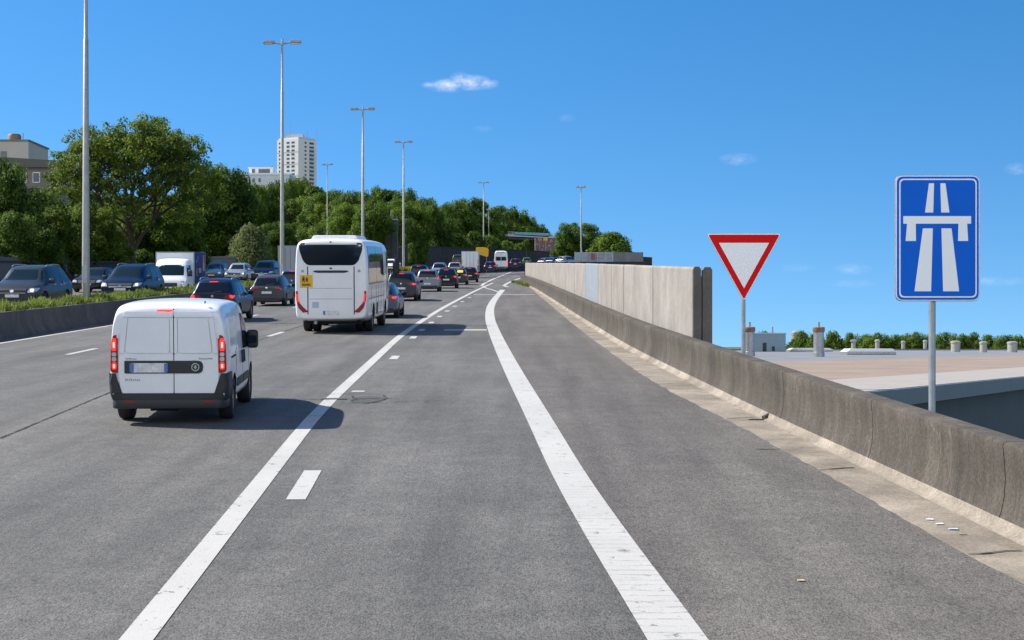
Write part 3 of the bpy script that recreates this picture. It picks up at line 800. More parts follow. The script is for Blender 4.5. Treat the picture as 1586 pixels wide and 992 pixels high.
def car(name, label, cat, x, y, paint, L=4.4, W=1.84, H=1.62, kind='suv', oncoming=False, e=0.0, lod=0, heading=0.0,
        brake=True, plate=True, rails=False, lights='wide', lit=False, win=None, extra=None):
    """a car whose near end stands at (x, y)"""
    th = heading + (math.pi if oncoming else 0)
    cy = y + L / 2
    root = place(name, label, cat, x, cy, e, th, THEIRS if oncoming else OURS)
    w, h = W / 2, H
    def prof(zt, wt, zb=.17, belt=None, fl=1.0, crown=.02):
        belt = min(.60 * h if belt is None else belt, zt - .03)
        return [(0, zb), (w * .80 * fl, zb), (w * .96 * fl, zb + .12), (w * 1.0 * fl, zb + .38), (w * .975 * fl, belt), (wt, max(belt + .02, zt - .07)), (wt * .86, zt), (0, zt + crown)]
    if kind == 'suv':
        S = [(0, .66, .80, .26), (.012, .72, .80, .22), (.045, .80, .735, .2), (.085, .925, .70, .2), (.12, .972, .69, .18), (.20, .992, .70, .18), (.38, 1.0, .71, .18), (.55, .985, .70, .18), (.615, .94, .70, .18), (.70, .79, .73, .18), (.765, .665, .80, .18), (.86, .63, .78, .18), (.945, .575, .74, .20), (.985, .50, .70, .24), (1.0, .44, .66, .28)]
    elif kind == 'mpv':
        S = [(0, .62, .80, .26), (.012, .70, .80, .22), (.03, .82, .745, .2), (.055, .945, .72, .2), (.09, .985, .71, .18), (.20, 1.0, .72, .18), (.40, 1.0, .72, .18), (.58, .975, .71, .18), (.66, .92, .71, .18), (.75, .77, .74, .18), (.83, .63, .80, .18), (.90, .585, .78, .18), (.96, .53, .74, .20), (.988, .46, .70, .24), (1.0, .40, .66, .28)]
    else:
        S = [(0, .60, .80, .24), (.012, .67, .80, .22), (.055, .78, .73, .2), (.10, .91, .69, .2), (.15, .965, .68, .18), (.23, .99, .69, .18), (.38, 1.0, .70, .18), (.53, .985, .69, .18), (.60, .935, .69, .18), (.68, .79, .72, .18), (.755, .635, .80, .18), (.86, .60, .78, .18), (.945, .545, .74, .20), (.985, .47, .70, .24), (1.0, .42, .66, .28)]
    st = []
    for fy, fz, fw, zb in S:
        fl = 1.0
        if fy < .03: fl = .95 + fy * 1.6
        if fy > .90: fl = 1.0 - (fy - .90) * 1.1
        st.append((-L / 2 + fy * L, prof(fz * h, fw * w, zb, .575 * h if kind != 'mpv' else .56 * h, fl)))
    v, f = loft(st, .9)
    r = .205 * H if kind == 'suv' else .20 * H
    wy0, wy1 = -L / 2 + .19 * L, -L / 2 + .805 * L
    body, tr = finish_body('body', v, f, paint, root, 2, [(wy0, r, r + .055, w * .62, w * 1.2), (wy1, r, r + .055, w * .62, w * 1.2)] if lod < 2 else None)
    for wy in (wy0, wy1):
        for sx in (-1, 1): wheel(root, sx * (w - .125), wy, r, .21, sx, lod < 2, 7 if lod == 0 else 5)
    Y = lambda q: -L / 2 + q * L
    Z = lambda q: q * h
    # rear face
    rw0, rw1 = (.665, .90) if kind != 'mpv' else (.64, .92)
    patch(tr, 'rear', roundpoly([(-w * .74, Z(rw0)), (w * .74, Z(rw0)), (w * .60, Z(rw1)), (-w * .60, Z(rw1))], .06), M['glass'], 'rear_window', root, cuts=3)
    patch(tr, 'rear', rrect(-.17, Z(rw1) + .025, .17, Z(rw1) + .05, .008), M['redlit'] if brake else M['red'], 'high_brake_light', root, off=.02)
    for s in (-1, 1):
        if lights == 'tall': q = roundpoly([(w * .80, Z(.50)), (w * .97, Z(.52)), (w * .92, Z(.72)), (w * .78, Z(.74)), (w * .76, Z(.62))], .03)
        else: q = roundpoly([(w * .48, Z(.56)), (w * .60, Z(.52)), (w * .96, Z(.53)), (w * .96, Z(.63)), (w * .50, Z(.605))], .03)
        q = q if s > 0 else mir(q)
        patch(tr, 'rear', q, M['red'], 'tail_light', root, off=.012)
        if brake:
            q = rrect(s * w * .82 - .085, Z(.555), s * w * .82 + .085, Z(.615), .03) if lights != 'tall' else rrect(s * w * .865 - .05, Z(.56), s * w * .865 + .05, Z(.67), .03)
            patch(tr, 'rear', q, M['redlit'], 'brake_lamp', root, off=.02)
    patch(tr, 'rear', roundpoly([(-w * .86, Z(.15)), (w * .86, Z(.15)), (w * .90, Z(.25)), (w * .55, Z(.275)), (-w * .55, Z(.275)), (-w * .90, Z(.25))], .04), M['black'], 'rear_bumper_trim', root, off=.012)
    if lod < 2:
        if plate:
            zp = .44 if lights != 'tall' else .36
            pz = patch(tr, 'rear', rrect(-.26, Z(zp) - .06, .26, Z(zp) + .06, .01), M['plate'], 'number_plate', root, off=.016)
        patch(tr, 'rear', [(.055 * math.cos(a), Z(.595) + .05 * math.sin(a)) for a in np.linspace(0, 2 * math.pi, 13)[:-1]], M['chrome'], 'badge', root, off=.012, cuts=1)
        patch(tr, 'rear', strip((-w * .93, Z(.345)), (w * .93, Z(.345)), .012), M['under'], 'hatch_seam', root, off=.003)
        for s in (-1, 1):
            patch(tr, 'rear', rrect(s * w * .68 - .09, Z(.265), s * w * .68 + .09, Z(.295), .01), M['red'], 'reflector', root, off=.016)
    if lod == 0:
        patch(tr, 'rear', strip((-.02, Z(rw0) + .02), (.36, Z(rw0) + .075), .022), M['black'], 'rear_wiper', root, off=.022)
    # sides
    for side, s in (('right', 1), ('left', -1)):
        zb, zt = Z(.63), Z(.895)
        a0, a1, a2, a3 = (.135, .30, .475, .70) if kind != 'mpv' else (.10, .30, .50, .76)
        panes = [[(a0 + .055, zb), (a1 - .008, zb), (a1 - .008, zt), (a0 + .075, zt)], [(a1 + .008, zb), (a2 - .012, zb), (a2 - .012, zt + .01), (a1 + .008, zt + .01)],
                 [(a2 + .012, zb), (a3, zb), (a3 - .10, zt), (a2 + .012, zt + .01)]]
        for q in panes:
            patch(tr, side, roundpoly([(Y(a), b) for a, b in q], .03), M['glass'], 'side_window', root, off=.006)
        if lod < 2:
            for a in (a1, a2):
                patch(tr, side, strip((Y(a), Z(.20)), (Y(a), Z(.90)), .010), M['under'], 'door_seam', root, off=.003)
            patch(tr, side, [(Y(.26), Z(.115)), (Y(.74), Z(.115)), (Y(.74), Z(.175)), (Y(.26), Z(.175))], M['black'], 'sill_trim', root, off=.01)
            for a in (a1 + .02, a2 + .02):
                patch(tr, side, rrect(Y(a), Z(.55), Y(a + .045), Z(.57), .01), M['chrome'] if kind == 'suv' else paint, 'door_handle', root, off=.025)
        if lod < 2: mirror(root, tr, w * .95, Y(a3 - .035), Z(.63), s, mat=paint if lod else M['black'])
    # front face
    patch(tr, 'front', roundpoly([(-w * .80, Z(.675)), (w * .80, Z(.675)), (w * .64, Z(.905)), (-w * .64, Z(.905))], .06), M['clearglass'], 'windscreen', root, cuts=3)
    if oncoming or lod == 0:
        patch(tr, 'front', roundpoly([(-w * .50, Z(.38)), (w * .50, Z(.38)), (w * .56, Z(.49)), (-w * .56, Z(.49))], .04), M['black'], 'grille', root, off=.02)
        patch(tr, 'front', roundpoly([(-w * .72, Z(.17)), (w * .72, Z(.17)), (w * .80, Z(.29)), (-w * .80, Z(.29))], .05), M['black'], 'lower_grille', root, off=.015)
        patch(tr, 'front', strip((-w * .52, Z(.395)), (w * .52, Z(.395)), .025), M['chrome'], 'grille_trim', root, off=.032)
        patch(tr, 'front', [(.075 * math.cos(a), Z(.44) + .062 * math.sin(a)) for a in np.linspace(0, 2 * math.pi, 13)[:-1]], M['chrome'], 'front_badge', root, off=.04, cuts=1)
        for s in (-1, 1):
            q = roundpoly([(w * .58, Z(.40)), (w * .90, Z(.415)), (w * .95, Z(.51)), (w * .66, Z(.50))], .05)
            hl = patch(tr, 'front', q if s > 0 else mir(q), M['lamp'], 'headlight', root, off=.015)
            if lit:
                q = [(s * w * .76 + .07 * math.cos(a), Z(.455) + .06 * math.sin(a)) for a in np.linspace(0, 2 * math.pi, 13)[:-1]]
                patch(tr, 'front', q, M['lamplit'], 'bulb', hl, off=.025, cuts=1)
        patch(tr, 'front', rrect(-.26, Z(.30), .26, Z(.365), .01), M['plate'], 'front_plate', root, off=.03)
        for s in (-1, 1):
            patch(tr, 'top', strip((s * w * .52, Y(.985 if kind != 'mpv' else .97)), (s * w * .66, Y(.78 if kind != 'mpv' else .84)), .014), M['under'], 'bonnet_seam', root, off=.003, cuts=3)
    if rails:
        for s in (-1, 1):
            pts = [(s * w * .66, Y(q), Z(zq)) for q, zq in ((.17, .965), (.20, 1.0), (.36, 1.012), (.52, .998), (.56, .965))]
            MB().tube(pts, .022, 6).build('roof_rail', M['galv'], root, smooth=60)
    if win: win(root, tr, w, h, Y, Z)
    return root, tr

# ---- the near white van
def white_van():
    L, W, H = 4.35, 1.83, 1.85
    root = place('delivery_van', 'white panel van with lit brake lights and black bumper, nearest the camera', 'van', -5.31, 22.25 + L / 2, 0, .078, OURS)
    w = W / 2
    def prof(zt, wt, zb, fl=1.0, belt=1.02, crown=.03):
        belt = min(belt, zt - .06)
        return [(0, zb), (w * .84 * fl, zb), (w * .97 * fl, zb + .10), (w * 1.0 * fl, zb + .36), (w * .985 * fl, belt), (w * (.93 * wt + .02), belt + (zt - belt) * .62), (w * .895 * wt, zt - .10), (w * .845 * wt, zt - .012), (w * .5 * wt, zt + .015), (0, zt + crown)]
    S = [(0, 1.68, .985, .30, .955), (.008, 1.74, .99, .27, .985), (.035, 1.80, 1.0, .25, 1), (.10, 1.825, 1.0, .24, 1), (.25, 1.835, 1.0, .23, 1), (.45, 1.83, 1.0, .23, 1), (.60, 1.80, .99, .23, 1), (.67, 1.72, .99, .23, 1), (.76, 1.42, 1.0, .23, 1), (.835, 1.17, 1.06, .23, 1), (.90, 1.07, 1.04, .24, .985), (.955, .95, 1.02, .26, .94), (.988, .80, .98, .28, .87), (1.0, .66, .95, .32, .80)]
    v, f = loft([(-L / 2 + a * L, prof(zt, wt, zb, fl)) for a, zt, wt, zb, fl in S], .93)
    r = .325; wy0, wy1 = -L / 2 + .88, -L / 2 + .88 + 2.62
    body, tr = finish_body('body', v, f, P['white'], root, 3, [(wy0, r + .01, r + .06, w * .60, w * 1.2), (wy1, r + .01, r + .06, w * .60, w * 1.2)])
    for wy in (wy0, wy1):
        for sx in (-1, 1): wheel(root, sx * (w - .125), wy, r, .215, sx, True, 9)
    root.scale = (.968, 1, 1)
    def rp(poly, mat, nm, off=.006, cuts=2, par=root): return patch(tr, 'rear', poly, mat, nm, par, off, cuts)
    # rear doors: pressed panels, centre gap, hinge gaps
    for sg, hx in ((-1, .735), (1, .735)):
        def q(poly): return [(sg * a + (.008 if sg < 0 else 0), b) for a, b in poly]
        i0, g = (-.07 if sg < 0 else .092), .016
        dr = rp(roundpoly(q([(i0, .48), (.725, .48), (.765, .72), (.757, 1.062), (i0, 1.062)]), .015), P['white'], 'rear_door', .022, 3)
        rp(q([(i0, 1.062 + g), (i0 + .045, 1.062 + g), (i0 + .045, 1.60), (i0, 1.60)]), P['white'], 'door_frame', .022, 2, dr)
        rp(q([(.665 + g, 1.062 + g), (.757, 1.062 + g), (.690, 1.60), (.605 + g, 1.60)]), P['white'], 'door_frame', .022, 2, dr)
        rp(roundpoly(q([(i0, 1.60 + g), (.688, 1.60 + g), (.66, 1.70), (i0, 1.70)]), .01), P['white'], 'door_frame', .022, 2, dr)
        rp(roundpoly(q([(i0 + .045 + g, 1.062 + g), (.665, 1.062 + g), (.605, 1.60), (i0 + .045 + g, 1.60)]), [.05, .07, .08, .05]), P['white'], 'pressed_panel', .022, 3, dr)
    rp(strip((.083, .44), (.083, 1.74), .016), M['under'], 'door_gap', .010, 3)
    band = rp(roundpoly([(-.665, .775), (.53, .775), (.53, .965), (-.665, .965)], [.02, .09, .09, .02]), M['black'], 'plate_recess', .034, 3)
    pl = rp(rrect(-.565, .79, -.02, .93, .012), M['plate'], 'number_plate', .042, 3, band)
    rp(rrect(-.585, .795, -.52, .925, .008), M['plateblue'], 'plate_band', .046, 1, band)
    rp(rrect(-.06, .795, -.005, .925, .008), M['plateblue'], 'plate_band', .046, 1, band)
    ring = [(.415 + .062 * math.cos(a), .87 + .062 * math.sin(a)) for a in np.linspace(0, 2 * math.pi, 21)[:-1]]
    em = rp(ring, M['chrome'], 'round_emblem', .048, 1, band)
    rp([(.415 + .047 * math.cos(a), .87 + .047 * math.sin(a)) for a in np.linspace(0, 2 * math.pi, 19)[:-1]], M['black'], 'emblem_field', .051, 1, em)
    rp([(.415, .905), (.44, .87), (.415, .835), (.39, .87)], M['chrome'], 'emblem_mark', .054, 1, em)
    for (x0, z0, n, s) in ((-.64, .985, 8, .7), (-.655, .665, 8, 1.0), (.47, .985, 9, .8)):
        m = MB()
        hit, _, _, _ = tr.ray_cast(Vector((x0 + .1, -9, z0)), Vector((0, 1, 0)))
        rr = random.Random(int(x0 * 100))
        for k in range(n):
            xx = x0 + k * .03 * s; hh = .032 * s if k not in (0,) else .048 * s
            m.box(xx, xx + .008 * s, hit.y - .034, hit.y - .004, z0, z0 + hh * rr.uniform(.7, 1.1))
            m.box(xx + .008 * s, xx + .02 * s, hit.y - .0335, hit.y - .0045, z0 + rr.choice((0, .012, .024)) * s, z0 + .007 + rr.choice((0, .012, .02)) * s)
        m.build('chrome_lettering', M['chrome'], root)
    for s in (-1, 1):
        q = roundpoly([(.765, .775), (.885, .80), (.875, 1.22), (.835, 1.345), (.755, 1.35), (.765, 1.2)], .035)
        q = q if s > 0 else mir(q)
        tl = rp(q, M['red'], 'tail_light', .022, 3)
        def sub(z0, z1, mt, nm, xa=.788, xb=.856):
            qq = rrect(xa, z0, xb, z1, .03); qq = qq if s > 0 else mir(qq)
            rp(qq, mt, nm, .034 if nm == 'filament' else .030, 2, tl)
        sub(1.11, 1.30, M['redlit'], 'brake_lamp'); sub(.835, .94, M['redlit'], 'rear_lamp')
        for z_, w_ in ((1.20, .045), (.885, .03)):
            sub(z_ - w_, z_ + w_, M['glow'], 'filament', .806, .838)
        sub(.955, 1.02, M['lamp'], 'reversing_lamp'); sub(1.03, 1.09, M['lamp'], 'indicator_lamp')
    rp(rrect(-.17, 1.688, .075, 1.728, .016), M['redlit'], 'high_brake_light', .022, 2)
    b = rp(rrect(-.84, .36, .84, .475, .03), M['black'], 'rear_bumper', .035, 3)
    MB().prism(roundpoly([(-.86, -L / 2 - .045), (.86, -L / 2 - .045), (.90, -L / 2 + .5), (-.90, -L / 2 + .5)], .16, 6), .245, .385, 'xy').build('bumper_apron', M['black'], root, bevel=.02)
    for s in (-1, 1):
        q = [(.70, .478), (.87, .478), (.905, .62), (.90, .775), (.80, .775), (.775, .60), (.75, .52)]
        rp(q if s > 0 else mir(q), M['black'], 'bumper_corner', .033, 3, b)
    for s in (-1, 1): rp(rrect(s * .60 - .085, .338, s * .60 + .085, .365, .008), M['red'], 'bumper_reflector', .052, 1, b)
    for s in (-1, 1):
        for zz in (.62, 1.30): rp(rrect(s * .765 - .012, zz, s * .765 + .012, zz + .07, .006), P['white'], 'hinge', .028, 1)
    # side
    Y = lambda a: -L / 2 + a
    for side, s in (('right', 1), ('left', -1)):
        def sp(poly, mat, nm, off=.006, cuts=2): return patch(tr, side, [(Y(a), b_) for a, b_ in poly], mat, nm, root, off, cuts)
        sp(roundpoly([(.012, .36), (.47, .36), (.47, .50), (.42, .78), (.012, .78)], .02), M['black'], 'bumper_side', .02, 3)
        sp(roundpoly([(.34, 1.06), (1.15, 1.06), (1.15, 1.60), (.42, 1.60)], .06), P['white'], 'side_pressing', .012, 3)
        sp(roundpoly([(1.25, 1.06), (2.02, 1.06), (2.02, 1.60), (1.25, 1.60)], .06), P['white'], 'side_pressing', .012, 3)
        g = sp(roundpoly([(2.22, 1.02), (3.15, 1.00), (2.86, 1.46), (2.62, 1.58), (2.22, 1.60)], .05), M['glass'], 'door_window', .008, 3)
        for a in (1.19, 2.13, 3.16): sp(strip((a, .34), (a if a < 3 else a - .02, 1.70 if a < 3 else 1.0), .011), M['under'], 'door_seam', .003, 3)
        sp(strip((.52, .98), (1.18, .98), .028), M['under'], 'slide_rail', .006)
        for a in (1.98, 2.24): sp(rrect(a, .80, a + .05, 1.00, .02), M['black'], 'door_handle', .035)
        sp(roundpoly([(1.30, .47), (2.10, .47), (2.10, .60), (1.30, .60)], .02), M['black'], 'rubbing_strip', .018)
        sp(roundpoly([(2.16, .47), (3.02, .47), (3.02, .60), (2.16, .60)], .02), M['black'], 'rubbing_strip', .018)
        sp([(1.24, .235), (3.06, .235), (3.06, .30), (1.24, .30)], M['black'], 'sill_trim', .01)
        mirror(root, tr, w * .97, Y(3.02), 1.10, s, (.10, .10, .155))
    patch(tr, 'front', roundpoly([(-.72, 1.14), (.72, 1.14), (.60, 1.68), (-.60, 1.68)], .08), M['clearglass'], 'windscreen', root, cuts=3)
    patch(tr, 'front', rrect(-.5, .55, .5, .68, .04), M['black'], 'grille', root, .02)
    for s in (-1, 1):
        q = roundpoly([(.52, .70), (.72, .72), (.74, .92), (.58, .86)], .05)
        patch(tr, 'front', q if s > 0 else mir(q), M['lamp'], 'headlight', root, .012)
    m = MB()
    m.tube([(-.62, Y(.88), .3), (.62, Y(.88), .3)], .055, 8); m.tube([(-.42, Y(.35), .30), (-.36, Y(.1), .27)], .035, 8)
    m.box(-.5, .5, Y(.2), Y(2.9), .235, .30); m.box(-.30, .12, Y(.12), Y(.55), .20, .29)
    m.build('underbody', M['under'], root)
    MB().tube([(.55, Y(.10), 1.822), (.55, Y(.12), 1.85)], .012, 6).build('roof_washer', M['black'], root)
    return root
white_van()

# ---- white midi coach
def coach():
    L, W, H = 8.0, 2.42, 3.08
    root = place('coach', 'white coach with tinted rear window and square yellow notice', 'bus', -5.93, 49.0 + L / 2, 0, -.008, OURS)
    w = W / 2
    def prof(zt, zb, fl=1.0, top=1.0):
        zt += .07
        return [(0, zb), (w * .90 * fl, zb), (w * .985 * fl, zb + .10), (w * 1.0 * fl, zb + .6), (w * 1.0 * fl, 1.8), (w * .985 * fl, 2.45), (w * .955 * top, zt - .20), (w * .88 * top, zt - .03), (w * .5 * top, zt + .02), (0, zt + .03)]
    S = [(0, 2.92, .50, .955, .965), (.008, 3.01, .46, .985, .985), (.03, 3.05, .42, 1, 1), (.08, 3.06, .36, 1, 1), (.3, 3.07, .34, 1, 1), (.6, 3.07, .34, 1, 1), (.88, 3.05, .34, 1, 1), (.96, 2.94, .36, .985, .98), (.99, 2.70, .40, .95, .95), (1.0, 2.45, .46, .92, .92)]
    v, f = loft([(-L / 2 + a * L, prof(zt, zb, fl, tp)) for a, zt, zb, fl, tp in S], .94)
    r = .43; wy0, wy1 = -L / 2 + 2.0, -L / 2 + 6.3
    body, tr = finish_body('body', v, f, P['busw'], root, 3, [(wy0, r + .02, r + .09, w * .52, w * 1.2), (wy1, r + .02, r + .09, w * .6, w * 1.2)])
    for wy in (wy0, wy1):
        for sx in (-1, 1): wheel(root, sx * (w - .17), wy, r, .26, sx, True, 6)
    for sx in (-1, 1): wheel(root, sx * (w - .47), wy0, r, .24, sx, False, name='inner_wheel')
    def rp(poly, mat, nm, off=.006, cuts=2, par=root): return patch(tr, 'rear', poly, mat, nm, par, off, cuts)
    rp(roundpoly([(-.78, 2.26), (.78, 2.26), (.92, 2.42), (1.03, 2.74), (1.05, 2.93), (-1.05, 2.93), (-1.03, 2.74), (-.92, 2.42)], [.12, .12, .05, .05, .02, .02, .05, .05]), M['glass'], 'rear_window', .01, 3)
    rp(roundpoly([(-.82, 2.945), (.82, 2.945), (.80, 3.0), (-.80, 3.0)], .03), P['busw'], 'roof_spoiler', .05, 2)
    for s in (-1, 1):
        q = roundpoly([(.86, 2.94), (1.03, 2.94), (1.0, 2.99), (.85, 3.0)], .02); hl = rp(q if s > 0 else mir(q), M['glass'], 'top_lamp_cluster', .02)
        rp(rrect(s * .93 - .055, 2.948, s * .93 + .055, 2.985, .01), M['red'], 'top_lamp', .028, 1, hl)
        for q in ([(.74, .72), (.93, .70), (1.08, .86), (1.04, 1.02), (.90, .86)], [(1.04, 1.015), (1.08, .865), (1.15, 1.12), (1.165, 1.36), (1.155, 1.42), (1.10, 1.42), (1.08, 1.20)]):
            tl = rp(roundpoly(q if s > 0 else mir(q), .02), M['red'], 'tail_light', .018, 2)
        q = roundpoly([(1.06, 1.06), (1.105, 1.32), (1.14, 1.31), (1.10, 1.04)], .02); rp(q if s > 0 else mir(q), M['redlit'], 'rear_lamp', .024, 1, tl)
        rp(strip((s * .765, .42), (s * .765, 2.22), .03), M['under'], 'panel_gap', .006, 3)
        rp(rrect(s * .95 - .13, .38, s * .95 + .13, .45, .03), M['red'], 'fog_lamp', .03, 1)
    eh = rp(roundpoly([(-.73, .60), (.73, .60), (.73, 2.03), (-.73, 2.03)], .03), P['busw'], 'engine_hatch', .012, 3)
    rp(roundpoly([(-.52, 2.09), (.52, 2.09), (.60, 2.05), (.45, 2.01), (-.45, 2.01), (-.60, 2.05)], .02), M['black'], 'air_slot', .02, 2)
    for z in (1.50, 1.15): rp(strip((-.70, z), (.70, z), .015), M['galv'], 'hatch_crease', .016, 3, eh)
    rp([(.05 * math.cos(a), 2.16 + .025 * math.sin(a)) for a in np.linspace(0, 6.283, 13)[:-1]], M['black'], 'badge', .012, 1)
    rp([(  .03 * math.cos(a), 3.02 + .03 * math.sin(a)) for a in np.linspace(0, 6.283, 11)[:-1]], M['red'], 'high_brake_light', .06, 1)
    rp(rrect(-.25, .63, .27, .76, .01), M['plate'], 'number_plate', .022, 2); rp(rrect(-.265, .633, -.19, .757, .008), M['plateblue'], 'plate_band', .026, 1)
    rp(rrect(-.62, .86, -.40, 1.05, .02), plain('faded_blue_sticker', (.42, .50, .60), .5, var=.2), 'sticker', .018, 1)
    rp(rrect(-1.06, .30, 1.06, .41, .03), M['black'], 'lower_bumper', .022, 3)
    for s in (-1, 1): rp([(s * .93 + .05 * math.cos(a) , 2.07 + .045 * math.sin(a)) for a in np.linspace(0, 6.283, 13)[:-1]], M['galv'], 'latch', .015, 1)
    yn = rp(rrect(-1.015, 1.53, -.60, 1.94, .01), M['yellow'], 'yellow_notice', .02, 2)
    hit, _, _, _ = tr.ray_cast(Vector((-.8, -9, 1.7)), Vector((0, 1, 0)))
    m = MB()
    yy = hit.y - .036
    for (cx, cz, sc) in ((-.90, 1.785, 1.0), (-.79, 1.775, .85)):
        ring = [(cx + .026 * sc * math.cos(a), cz + .085 * sc + .026 * sc * math.sin(a)) for a in np.linspace(0, 6.283, 11)[:-1]]
        m.prism(ring, yy, yy + .008)
        m.prism([(cx - .045 * sc, cz + .05 * sc), (cx + .045 * sc, cz + .05 * sc), (cx + .03 * sc, cz - .02 * sc), (cx + .05 * sc, cz - .07 * sc), (cx + .02 * sc, cz - .07 * sc), (cx, cz - .02 * sc), (cx - .03 * sc, cz - .07 * sc), (cx - .05 * sc, cz - .07 * sc), (cx - .03 * sc, cz - .02 * sc)], yy, yy + .008)
    for k in range(7): m.box(-.945 + k * .04, -.925 + k * .04, yy, yy + .008, 1.60, 1.66)
    m.box(-.945, -.67, yy + .001, yy + .008, 1.59, 1.602)
    m.build('pictogram', M['black'], yn)
    Y = lambda a: -L / 2 + a
    for side, s in (('right', 1), ('left', -1)):
        def sp(poly, mat, nm, off=.006, cuts=2): return patch(tr, side, [(Y(a), b) for a, b in poly], mat, nm, root, off, cuts)
        sp(roundpoly([(.42, 1.62), (2.85, 1.62), (2.85, 2.90), (.36, 2.90)], .08), M['glass'], 'side_window', .01, 3)
        sp(roundpoly([(2.90, 1.62), (5.55, 1.62), (5.55, 2.90), (2.90, 2.90)], .04), M['glass'], 'side_window', .01, 3)
        sp(roundpoly([(5.75, .55), (6.0, .55), (6.0, .56), (5.76, .56)], .001), M['under'], 'sill_step', .008, 1)
        sp(roundpoly([(6.85, .95), (7.65, .95), (7.50, 2.70), (6.85, 2.70)], .05), M['glass'], 'door_window', .012, 3)
        for a in (1.15, 2.88, 3.6, 4.6, 5.6): sp(strip((a, .42), (a, 1.55), .02), M['under'], 'locker_seam', .004, 3)
        sp(strip((.4, 1.15), (5.6, 1.15), .015), M['under'], 'rub_rail', .006, 3)
        sp(rrect(3.0, .55, 3.4, .95, .05), M['black'], 'locker_vent', .01)
        # long-arm mirror
        mm = MB().tube([(s * w * .9, Y(7.9), 2.75), (s * (w + .18), Y(8.15), 2.7), (s * (w + .24), Y(8.15), 2.45)], .03, 8).build('mirror_arm', M['black'], root, smooth=60)
        bm = bmesh.new(); bmesh.ops.create_cube(bm, size=1); bmesh.ops.scale(bm, vec=(.26, .16, .62), verts=bm.verts)
        bmesh.ops.bevel(bm, geom=bm.edges[:], offset=.06, segments=3, affect='EDGES'); bmesh.ops.translate(bm, vec=(s * (w + .24), Y(8.15), 2.15), verts=bm.verts)
        me = bpy.data.meshes.new('mirror_housing'); bm.to_mesh(me); bm.free(); link_mesh('mirror_housing', me, M['black'], mm, 40)
    patch(tr, 'front', roundpoly([(-1.0, 1.2), (1.0, 1.2), (.95, 2.6), (-.95, 2.6)], .1), M['clearglass'], 'windscreen', root, cuts=3)
    for s in (-1, 1): patch(tr, 'front', rrect(s * .8 - .15, .75, s * .8 + .15, .95, .04), M['lamp'], 'headlight', root, .015)
    # roof air conditioner
    ac = roundpoly([(-.80, 3.10), (.80, 3.10), (.72, 3.26), (-.72, 3.26)], .08)
    MB().prism(ac, Y(1.0), Y(3.8)).build('roof_unit', P['busw'], root, bevel=.04)
    MB().prism(roundpoly([(-.62, 3.10), (.62, 3.10), (.5, 3.22), (-.5, 3.22)], .05), Y(4.6), Y(5.6)).build('roof_vent', P['busw'], root, bevel=.03)
    MB().box(-.9, .9, Y(.5), Y(6.8), .30, .45).tube([(-1, Y(2.0), .43), (1, Y(2.0), .43)], .09, 10).build('underbody', M['under'], root)
    MB().tube([(-.55, Y(.25), .36), (-.55, Y(.9), .38)], .06, 10).build('exhaust', M['galv'], root)
coach()

# ---- cars ahead on our side
def hi_vis(root, tr, w, h, Y, Z):
    patch(tr, 'rear', rrect(-.05, Z(.72), .48, Z(.86), .03), plain('yellow_sunshade', (.75, .72, .05), .5), 'yellow_sunshade', root, off=.015)
D = lambda ybot: 2.5 * F / (ybot - 400)
car('parked_suv'.replace('parked_', 'dark_'), 'dark navy estate SUV with lit tail lights, left of the white van roof', 'car', xat(329, 58), 58, P['navy'], 4.45, 1.88, 1.70, 'suv', lod=0, brake=True, rails=True)
car('grey_hatchback', 'graphite grey SUV with pale plate, directly left of the coach', 'car', xat(413, 77), 77, P['grey'], 4.4, 1.84, 1.62, 'hatch', lod=0, brake=False)
car('hidden_car'.replace('hidden_', 'olive_'), 'dark car mostly hidden behind the right flank of the coach', 'car', -5.62, 61.5, P['bluegrey'], 4.4, 1.80, 1.48, 'hatch', lod=0)
car('grey_people_carrier', 'dark grey people carrier just right of the coach mirror', 'car', xat(621, 86), 86, P['slate'], 4.6, 1.86, 1.70, 'mpv', lod=0)
car('silver_hatchback', 'silver blue hatchback with lit brake lights behind the grey people carrier', 'car', xat(662, 110), 110, P['silver'], 4.2, 1.80, 1.66, 'mpv', lod=0, lights='tall')
car('black_hatchback', 'black tall hatchback between the silver blue car and the yellow shade car', 'car', xat(691, 122), 122, P['black'], 4.3, 1.82, 1.66, 'suv', lod=1)
car('black_estate', 'dark car with a bright yellow sunshade in its rear window', 'car', xat(709, 138), 138, P['slate'], 4.3, 1.8, 1.60, 'hatch', lod=1, win=hi_vis)
car('small_hatchback', 'small dark hatchback just in front of the white box van', 'car', xat(727, 153), 153, P['black'], 4.0, 1.74, 1.56, 'suv', lod=1)
car('blue_people_carrier', 'dark blue people carrier in the next lane above the silver blue roof', 'car', xat(648, 134), 134, P['darkblue'], 4.6, 1.9, 1.88, 'mpv', lod=1, e=0)
car('pale_hatchback', 'pale blue car half hidden behind the black tall hatchback', 'car', xat(680, 166), 166, P['silver'], 4.2, 1.8, 1.65, 'hatch', lod=1, e=.35, brake=False)
car('white_hatchback', 'white car seen between two dark cars left of the box van', 'car', xat(704, 182), 182, P['pale'], 4.2, 1.8, 1.7, 'mpv', lod=1, e=.3, brake=False)
car('grey_van_car', 'grey tall car farthest back left of the white box van', 'car', xat(709, 215), 215, P['grey'], 4.5, 1.9, 2.0, 'mpv', lod=1, e=1.0, brake=False)
car('cream_saloon', 'low pale saloon squeezed behind the silver blue hatchback', 'car', xat(676, 150), 150, P['pale'], 4.3, 1.8, 1.45, 'hatch', lod=1, e=-.0, brake=False)
car('distant_saloon', 'dark car between the white box van and the minibus', 'car', xat(759, 205), 205, P['navy'], 4.4, 1.84, 1.5, 'hatch', lod=1, e=.55)
